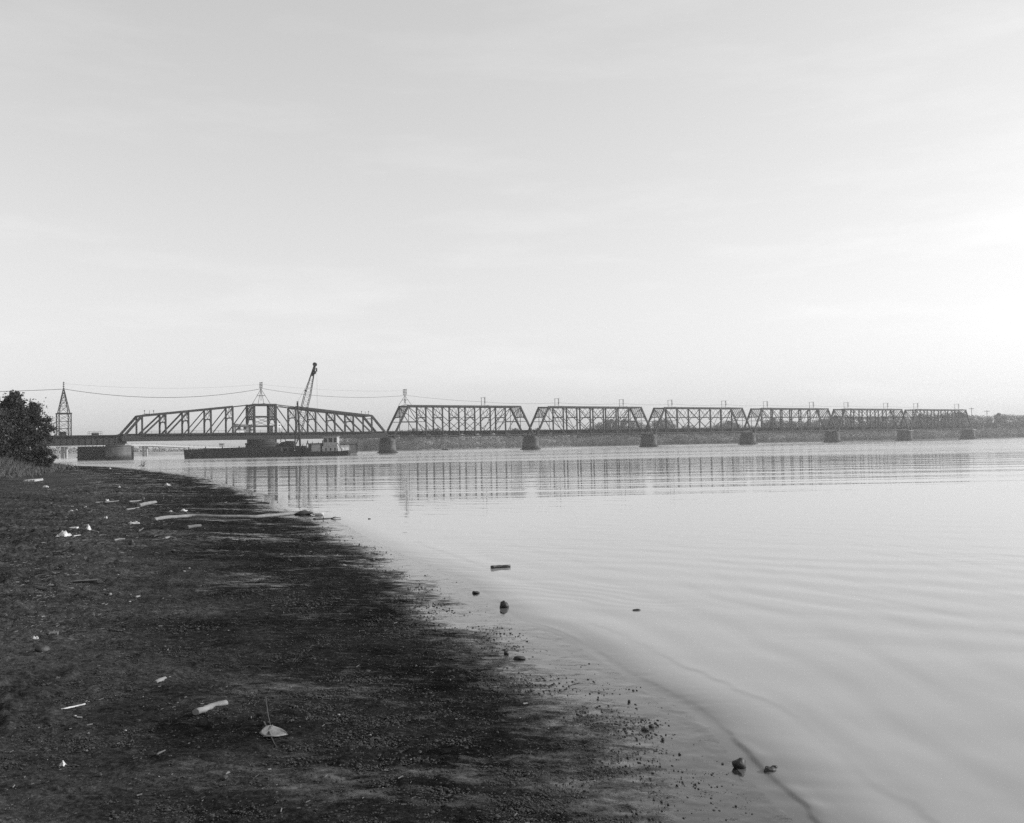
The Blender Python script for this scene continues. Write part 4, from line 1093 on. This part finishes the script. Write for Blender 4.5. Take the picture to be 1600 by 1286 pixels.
def crumple(label, px, py, wpx, hpx, mat, name='plastic_bag', cat='bag', group=None, seed=1):
    p0 = on_ground(px, py); k = px_m(p0); rd = random.Random(seed*31+int(px)); nx, ny = 16, 12
    ph1 = [rd.uniform(0, 6.28) for _ in range(8)]; vs = []
    for j in range(ny+1):
        for i in range(nx+1):
            u, v = i/nx*2-1, j/ny*2-1
            e = max(0, 1-(abs(u)**2.2+abs(v)**2.2)/1.15)
            z = hpx*k*(e**.55)*(.62 + .3*math.sin(4.1*u+3*v+ph1[0]) + .22*math.sin(9*u-5*v+ph1[1]) + .12*math.sin(15*u+13*v+ph1[2]))
            x = wpx*k/2*(u*(1+.18*math.sin(3*v+ph1[3])) + .1*math.sin(6*v+ph1[4])); y = wpx*k*.42*(v*(1+.2*math.sin(3.3*u+ph1[5])))
            vs.append((x, y, max(z, .0)+.004))
    o = MB().add(vs, [(j*(nx+1)+i, j*(nx+1)+i+1, (j+1)*(nx+1)+i+1, (j+1)*(nx+1)+i) for j in range(ny) for i in range(nx)]).build(name, mat, None, True)
    o.location = p0; return tag(o, label, cat, group)
def flat_piece(label, px, py, wpx, dpx_m, th, mat, name, cat, rz=0, group=None, z=0.0):
    p0 = on_ground(px, py); w = wpx*px_m(p0)
    m = MB(); rd = random.Random(int(px+py)); n_ = 10
    top, bot = [], []
    for k in range(n_+1):
        x = -w/2 + w*k/n_; top.append((x, dpx_m/2*(1+rd.uniform(-.12, .12)))); bot.append((x, -dpx_m/2*(1+rd.uniform(-.12, .12))))
    ring = bot + top[::-1]; nn_ = len(ring)
    vs = [(x, y, 0) for x, y in ring] + [(x*.985, y*.96, th) for x, y in ring]
    m.add(vs, [tuple(range(nn_))[::-1], tuple(range(nn_, 2*nn_))] + [(i, (i+1)%nn_, nn_+(i+1)%nn_, nn_+i) for i in range(nn_)])
    o = m.build(name, mat); o.location = p0 + Vector((0, 0, .003+z)); o.rotation_euler = (R(2), R(-2), rz)
    return tag(o, label, cat, group)
def bottle(label, px, py, lpx, dpx, mat, rz=0, capmat=None, group=None, name='plastic_bottle', cat='bottle'):
    p0 = on_ground(px, py); k = px_m(p0); Ln_, r = lpx*k, dpx*k/2
    o = thing(name, label, cat, p0 + Vector((0, 0, r*.9)), rz, group)
    prof_ = [(-.5, .55), (-.48, .95), (-.3, 1), (.12, .98), (.25, .8), (.33, .42), (.4, .36), (.42, .36)]
    MB().tube([(x*Ln_, 0, 0) for x, _ in prof_], [r*q for _, q in prof_], 14).build('body', mat, o, True)
    MB().tube([(.42*Ln_, 0, 0), (.5*Ln_, 0, 0)], r*.42, 12).build('cap', capmat or mat, o)
    return o
GD = 'pieces of driftwood on the beach'
# logs and sticks
lg = stick('long pale log lying across the beach with its dark end in the mud', [(240,815),(262,811),(300,808.5),(345,809.5),(400,809.5),(440,806),(470,803)], 7.2, DRIFT, 'driftwood_log', 'log', GD, taper=.75)
stick('thick pale log pointing away from the long log, left of it', [(217,792.5),(230,789),(243,787)], 6.5, DRIFT, 'driftwood_log', 'log', GD, taper=.9)
stick('thin pale stick running left from the thick short log', [(197,797.5),(210,795.5),(217,794)], 3, DRIFT, 'driftwood_stick', 'stick', GD)
stick('pale stick behind the thick short log, dark knob at its end', [(202,785),(213,784),(222,782.5)], 3, DRIFT, 'driftwood_stick', 'stick', GD, twigs=(((222,783),(226,779),2.5),))
stick('long thin pale stick beside a white scrap in the wrack', [(148,786),(168,785),(186,783)], 2, DRIFT, 'driftwood_stick', 'stick', GD)
stick('bleached bent piece of driftwood casting a shadow, lower middle of the beach', [(305,1121),(320,1114),(334,1106),(353,1102)], 12, DRIFT, 'driftwood_log', 'log', GD, taper=1.05, lifts=(5,2,0,0), squash=.8)
stick('dark thick stick with a pale tip on the left beach', [(102,927.5),(122,925),(145,927),(168,930)], 4, WETWOOD, 'driftwood_stick', 'stick', GD, taper=.9)
rock('small pale stump end at the tip of the dark thick stick', 172, 930, 6, ROCKP, .8)
stick('long pale bent stick at the left edge', [(40,942),(60,939),(75,934),(84,930.5)], 3.2, DRIFTD, 'driftwood_stick', 'stick', GD)
stick('thick dark log end at the left edge above the pale bent stick', [(38,921),(55,921),(76,925)], 9, WETWOOD, 'driftwood_log', 'log', GD, taper=.7)
flat_piece('short black plank lying on the left beach', 135, 912, 37, .10, .045, WETWOOD, 'plank', 'plank', .05)
stick('small pale stick with a blunt end, near a round pebble', [(243,1071),(250,1067.5),(258,1064)], 9, DRIFT, 'driftwood_stick', 'stick', GD, taper=.9)
rock('pale round pebble at the end of the small blunt stick', 264, 1061, 6, ROCKP, .9)
stick('thin white straw on the dark sand at lower left', [(95,1109.5),(114,1105.5),(133,1101)], 2.6, PLASTIC, 'drinking_straw', 'straw', taper=1.0)
stick('thin stick standing beside the curled bark', [(424,1141),(418.5,1125),(415.5,1108)], 1.5, BARK, 'driftwood_stick', 'stick', GD, lifts=(0,10,20))
stick('dark thin stick crossing under the curled bark', [(413,1135),(422,1152),(432,1168)], 2.4, WETWOOD, 'driftwood_stick', 'stick', GD, lifts=(6,3,0))
stick('curved white stick end between the brush and the long log', [(257,842.5),(266,840.5),(274,842)], 4, DRIFT, 'driftwood_stick', 'stick', GD)
stick('dark arching twig beside the heap of dark brush', [(234,845),(255,843),(280,846),(296,851),(312,854)], 1.8, WETWOOD, 'driftwood_stick', 'stick', GD)
stick('pale stick lying right of the dark debris patch', [(178,845.5),(186,843.5),(195,843)], 3.2, DRIFT, 'driftwood_stick', 'stick', GD)
stick('short pale arched stick left of the long log end', [(203,820.5),(210,816.5),(218,818)], 2.6, DRIFT, 'driftwood_stick', 'stick', GD)
stick('pale short stick leaning in the wrack below the thick log', [(217,831),(221,828),(224,825.5)], 2.4, DRIFTD, 'driftwood_stick', 'stick', GD)
stick('straight dark stick lying at the edge of the water with a small twig', [(384,786.8),(402,786.4),(421,786.4)], 3.4, WETWOOD, 'driftwood_stick', 'stick', GD, twigs=(((407,786),(410,782.5),1),))
stick('dark branch with a loop of twig in the shallows beside a white bottle', [(490,811.5),(503,811),(519,810.5)], 2.6, WETWOOD, 'branch', 'branch', GD, twigs=(((505,812),(505,807),1.4),((517,811),(533,810.3),1.6),((517,811),(525,808.2),1.3),((525,809.5),(532,810),1.2)))
stick('short stick floating flat, left one of two bits past the branch', [(575.5,811),(579,811)], 1.6, WETWOOD, 'driftwood_stick', 'stick', GD, True)
stick('thin pale twig on the wet mud near the swash', [(888,1072.5),(896,1069),(906,1067)], 1.8, DRIFTD, 'driftwood_stick', 'stick', GD)
stick('pale splinter lying on the sand at the middle left', [(245,1180),(252,1176),(258,1173)], 3, DRIFTD, 'driftwood_stick', 'stick', GD)
stick('dark stick lying left of the black plank', [(64,908),(80,908),(95,908.5)], 2.4, WETWOOD, 'driftwood_stick', 'stick', GD)
stick('thin dark stick above the black plank', [(85,890),(100,890),(113,890)], 2, WETWOOD, 'driftwood_stick', 'stick', GD)
stick('dark straight twig right of and above the black plank', [(152,895),(162,894.7),(170,895)], 2, WETWOOD, 'driftwood_stick', 'stick', GD)
stick('thin pale curved twig just above the black plank', [(113,899.5),(118,898.5),(123,898.5)], 1.6, DRIFT, 'driftwood_stick', 'stick', GD)
stick('pale long stick end below the row of dark clods at left', [(66,984),(75,984.5),(84,986)], 2, DRIFTD, 'driftwood_stick', 'stick', GD)
# curled bark
p0 = on_ground(428, 1150); k = px_m(p0)
o = thing('curled_bark', 'curled pale sheet of bark or leaf on the lower beach', 'bark', p0, R(20))
vs = []; nx, ny = 12, 10
for j in range(ny+1):
    for i in range(nx+1):
        u, v = i/nx, j/ny
        wv = math.sin(math.pi*min(1, .12+u*.9))**.7
        x = (u-.42)*40*k + 3*k*math.sin(5*v); y = (v-.45)*30*k*wv; z = (2 + 15*(v-.35)**2*2 + 5*(u-.5)**2*4)*k*.8*wv + .9*k*math.sin(9*u+5*v)*v
        vs.append((x, y, z))
m = MB().add(vs, [(j*(nx+1)+i, j*(nx+1)+i+1, (j+1)*(nx+1)+i+1, (j+1)*(nx+1)+i) for j in range(ny) for i in range(nx)])
q = m.build('sheet', DRIFT, o, True); sm = q.modifiers.new('thickness', 'SOLIDIFY'); sm.thickness = 2*k
MB().tube([(-.45*40*k, 8*k, 3*k), (-.2*40*k, 11*k, 6*k), (0, 14*k, 13*k)], [2*k, 1.8*k, 1.2*k], 7).build('stalk', DRIFTD, o, True)
# dry branch standing at the waterline far away
b0 = on_ground(221, 732); k = px_m(b0)
o = thing('dry_branch', 'pale bare dry branch standing at the far end of the beach', 'branch', b0)
m = MB(); rd = random.Random(3)
for _ in range(9):
    a = (rd.uniform(-3, 3)*k, rd.uniform(-.2, .2), 0); m.tube([a, (a[0]+rd.uniform(-5, 7)*k, 0, rd.uniform(3, 6)*k), (a[0]+rd.uniform(-9, 9)*k, 0, rd.uniform(5, 13)*k)], [.5*k, .4*k, .2*k], 5)
m.build('stem', DRIFT, o)
MB().tube([(-12*k, 0, 1*k), (-4*k, 0, 2*k), (3*k, 0, 1.2*k)], [.8*k, .7*k, .5*k], 6).build('fallen_stem', DRIFTD, o)
def brush(label, px, py, wpx, n_, mat=None):
    b0 = on_ground(px, py); k = px_m(b0); rd = random.Random(int(px*5+py))
    o = thing('brush_heap', label, 'brush heap', b0, 0, 'heaps of dead brush on the wrack line')
    for part, mt, cnt in (('dark_tangle', WETWOOD, n_), ('pale_tangle', DRIFTD, n_//3)):
        m = MB()
        for _ in range(cnt):
            a = Vector((rd.gauss(0, .16)*wpx*k, rd.gauss(0, .2)*wpx*k, rd.uniform(0, .08)*wpx*k)); th = rd.uniform(-.9, .9); ln = rd.uniform(.1, .45)*wpx*k
            d = Vector((math.cos(th), math.sin(th), rd.uniform(-.1, .3)))*ln*rd.choice((1, -1)); j = Vector((rd.uniform(-.1, .1), rd.uniform(-.1, .1), rd.uniform(0, .12)))*ln
            r = rd.uniform(.35, 1.0)*k; m.tube([a, a+d*.5+j, a+d], [r, r*.8, r*.4], 5)
        m.build(part, mt, o)
    return o
for px, py, w, c_, lb in ((231, 839, 26, 40, 'heap of dark brush beside the black pointed clod'), (150, 849, 34, 50, 'low spread of dark brush right of the large plastic bag'), (62, 903, 40, 60, 'brush heap at the left edge above the dark log end'),
        (100, 988, 34, 40, 'brush heap behind the pale broken board at the left edge'), (75, 868, 44, 70, 'wide tangle of twigs in the wrack at the left edge'), (176, 770, 22, 40, 'tangle of twigs high on the wrack near the white scraps'),
        (186, 745, 16, 40, 'far tangle of twigs near the end of the beach'), (345, 845, 30, 24, 'thin scatter of dark brush below the long log'), (112, 812, 30, 50, 'tangle of twigs left of the upright white bag'), (205, 803, 20, 30, 'small brush heap under the thick short log')):
    brush(lb, px, py, w, c_)
# white scraps
crumple('large crumpled white plastic bag on the wrack, left', 100, 838, 20, 8, PLASTIC, seed=1)
stick('thin white strip trailing from the large white bag', [(115,838.5),(121,837),(126,836.5)], 1.6, PLASTIC, 'plastic_strip', 'strip')
crumple('white plastic bag standing up on the wrack, right of the large one', 138, 829, 9, 9, PLASTIC, seed=4)
stick('pale stick sticking out of the upright white bag', [(141,830),(147,830.5),(154,832)], 2.4, DRIFT, 'driftwood_stick', 'stick', GD)
flat_piece('small white board lying behind the large plastic bag', 115.5, 826, 12, .12, .03, PLASTIC, 'board', 'board', .08)
crumple('white scrap beside the long thin stick in the wrack', 167, 783.5, 6, 4, PLASTIC, 'paper_scrap', 'scrap', seed=7)
crumple('small white scrap left of the thick short log', 134, 794, 4, 3, PLASTIC, 'paper_scrap', 'scrap', seed=8)
crumple('white scrap with paler speck on the upper wrack', 186.5, 762, 3.4, 3, PLASTIC, 'paper_scrap', 'scrap', seed=9)
crumple('white scrap in the wrack above the upright plastic bag', 165.5, 810.5, 5, 4, PLASTIC, 'paper_scrap', 'scrap', seed=10)
crumple('grey flattened scrap left of the wrack line', 112, 799.5, 8, 2.5, PALE, 'paper_scrap', 'scrap', seed=11)
crumple('small pale scrap next to the grey flattened scrap', 119.5, 798, 3.5, 2.5, PLASTIC, 'paper_scrap', 'scrap', seed=12)
crumple('torn white scraps behind the long log', 287, 799, 12, 3.5, PLASTIC, 'paper_scrap', 'scrap', seed=13)
crumple('thin pale scrap left of the torn white scraps', 266.5, 799.5, 7, 2, PALE, 'paper_scrap', 'scrap', seed=14)
crumple('low white scrap near the end of the beach, far away', 172, 732.5, 3.2, 2, PLASTIC, 'paper_scrap', 'scrap', seed=15)
crumple('white scrap nearest the far waterline below the crib', 113.5, 729.5, 2.6, 2, PLASTIC, 'paper_scrap', 'scrap', seed=16)
crumple('white scrap right of the far beach, by two pale tufts', 262, 759, 9, 4, PALE, 'paper_scrap', 'scrap', seed=17)
crumple('pale arched plastic sheet over a dark clod below the thick log', 209.5, 818.5, 16, 4, PALE, 'plastic_sheet', 'plastic sheet', seed=18)
bottle('white tin tube lying on the left sand', 217, 934.5, 9, 4, PLASTIC, .12, None, None, 'white_tube', 'tube')
bottle('white bottle with dark end lying at the waterline by the looped branch', 497, 806, 17, 5.2, PLASTIC, R(177), HULL)
bottle('pale bottle on the grassy left edge of the beach', 72, 763, 9, 4.5, PLASTIC, -.3)
flat_piece('pale flat slab at the left edge below the tall grass', 52, 752, 20, .9, .12, PALE, 'concrete_slab', 'slab', 0)
stick('hollow pale roll of bark below the long log', [(292,826.5),(302,824.5),(313,823)], 6, DRIFTD, 'bark_roll', 'bark', GD, taper=.8)
flat_piece('pale broken board among the clods at the left edge', 84, 993, 13, .09, .03, DRIFTD, 'board', 'board', .25)
crumple('pale lump of paper at the left edge by the broken board', 55, 1000, 10, 6, PALE, 'paper_scrap', 'scrap', seed=21)
crumple('white blob of plastic in the bottom left corner', 98, 1197, 9, 7, PLASTIC, 'paper_scrap', 'scrap', seed=22)
# rocks
rock('large dark rounded rock at the left edge casting a shadow', 65, 1020, 24, ROCKM, .75)
rock('black pointed clod standing on the beach below the wrack', 205, 851.5, 9, ROCKM, 1.3, 'mud_clod', 'clod')
rock('dark clod beside the arching twig', 232, 838, 16, CRUMB, .6, 'mud_clod', 'clod')
rock('dark lump right of the white curved stick', 307, 841, 7, ROCKM, .7, 'mud_clod', 'clod')
rock('dark stone with a pale face near the end of the arching twig', 270, 862, 9, ROCKM, .6)
rock('dark lump on the sheen right of centre on the upper beach', 377, 847, 13, CRUMB, .5, 'mud_clod', 'clod')
rock('small dark lump right of the other lump on the upper beach', 407, 848.5, 7, CRUMB, .6, 'mud_clod', 'clod')
rock('dark stone below the pale log, lower left, beside a shadow', 155, 1213, 11, ROCKM, .6)
rock('dark stone with pale end at the bottom, left of centre', 350, 1217, 12, ROCKM, .6)
rock('small dark clod left of the white tube', 136, 935, 7, CRUMB, .6, 'mud_clod', 'clod')
rock('pale pebble pair in the left sand below the white tube', 131, 974, 6, ROCKP, .5, 'pebble', 'pebble')
rock('dark flat clod in the middle of the left sand', 199, 993, 14, CRUMB, .45, 'mud_clod', 'clod')
rock('round dark rock standing in the shallows by the swash', 788, 949, 15, ROCKM, .95, water=True, sink=.3)
rock('dark rounded rock at the waterline, biggest near the camera', 1156, 1199, 23, ROCKM, .8, water=True, sink=.25)
rock('low wet rock breaking the water right of the rounded one', 1203, 1205, 19, ROCKM, .55, water=True, sink=.3)
rock('small stone tip beside the low wet rock', 1210, 1200, 11, ROCKM, .5, water=True, sink=.3)
rock('dark stone on the wet mud left of the swash line', 791, 1022, 8, ROCKM, .9)
rock('flat dark lump of mud right of the stone on the wet mud', 812, 1030, 17, CRUMB, .4, 'mud_clod', 'clod')
rock('small dark stone alone on the wet sheet', 983, 1097, 5, ROCKM, .9)
rock('dark clod, larger of the pair on the wet sheet near the swash', 1018, 1136, 9, CRUMB, .6, 'mud_clod', 'clod')
rock('dark clod, flatter of the pair on the wet sheet near the swash', 1008, 1141, 13, CRUMB, .4, 'mud_clod', 'clod')
rock('small upright stone near the lower wet sheet', 1036, 1157, 5, ROCKM, 1.1)
rock('small stone closest to the rounded waterline rock', 1062, 1179, 4.5, ROCKM, .9)
rock('dark low clod at the muddy edge where the swash begins', 743, 927, 12, CRUMB, .4, 'mud_clod', 'clod')
rock('dark clod at the ragged mud edge in the middle of the shore', 582, 876, 8, ROCKM, .7, 'mud_clod', 'clod')
rock('pale chip of stone on the dark mud in the middle of the beach', 538, 884, 7, ROCKP, .4, 'pebble', 'pebble')
rock('dark clod with pale tip on the dark mud, left of the pale chip', 452, 877, 7, ROCKM, .7, 'mud_clod', 'clod')
rock('dark muddy lump at the tip of the spit by the white bottle', 474, 804, 26, CRUMB, .3, 'mud_clod', 'clod', asp=.9)
rock('dark flat leaf shape floating far out on the calm water', 995, 954, 15, WETWOOD, .25, 'floating_leaf', 'leaf', water=True, sink=.3, asp=.5)
stick('short black log floating offshore on the calm water', [(767,888.6),(780,887.4),(797,886.2)], 5.5, WETWOOD, 'floating_log', 'log', None, True, taper=.85)
for i in range(26):      # single pale pebbles sprinkled over the sand, nothing tells them apart
    px, py = random.uniform(60, 620), random.uniform(870, 1240)
    if px > 420 + (py-870)*.75: px *= .5
    rock('small pale pebble lying alone on the dark sand', px, py, random.uniform(3, 5), ROCKP, .6, 'pebble', 'pebble', 'small pale pebbles on the dark sand')

# ------------------------------------------------------------------ the air
hm = bpy.data.materials.new('river_haze'); hm.use_nodes = True
n = hm.node_tree; n.nodes.clear()
out = n.nodes.new('ShaderNodeOutputMaterial'); pv = n.nodes.new('ShaderNodeVolumePrincipled')
pv.inputs['Color'].default_value = (.93, .93, .93, 1); pv.inputs['Density'].default_value = HAZE_DENSITY; pv.inputs['Anisotropy'].default_value = .75
n.links.new(pv.outputs[0], out.inputs['Volume'])
hz = MB().box((-2600, -60, -3), (2600, 1650, 31)).build('haze', hm)
tag(hz, kind='stuff')
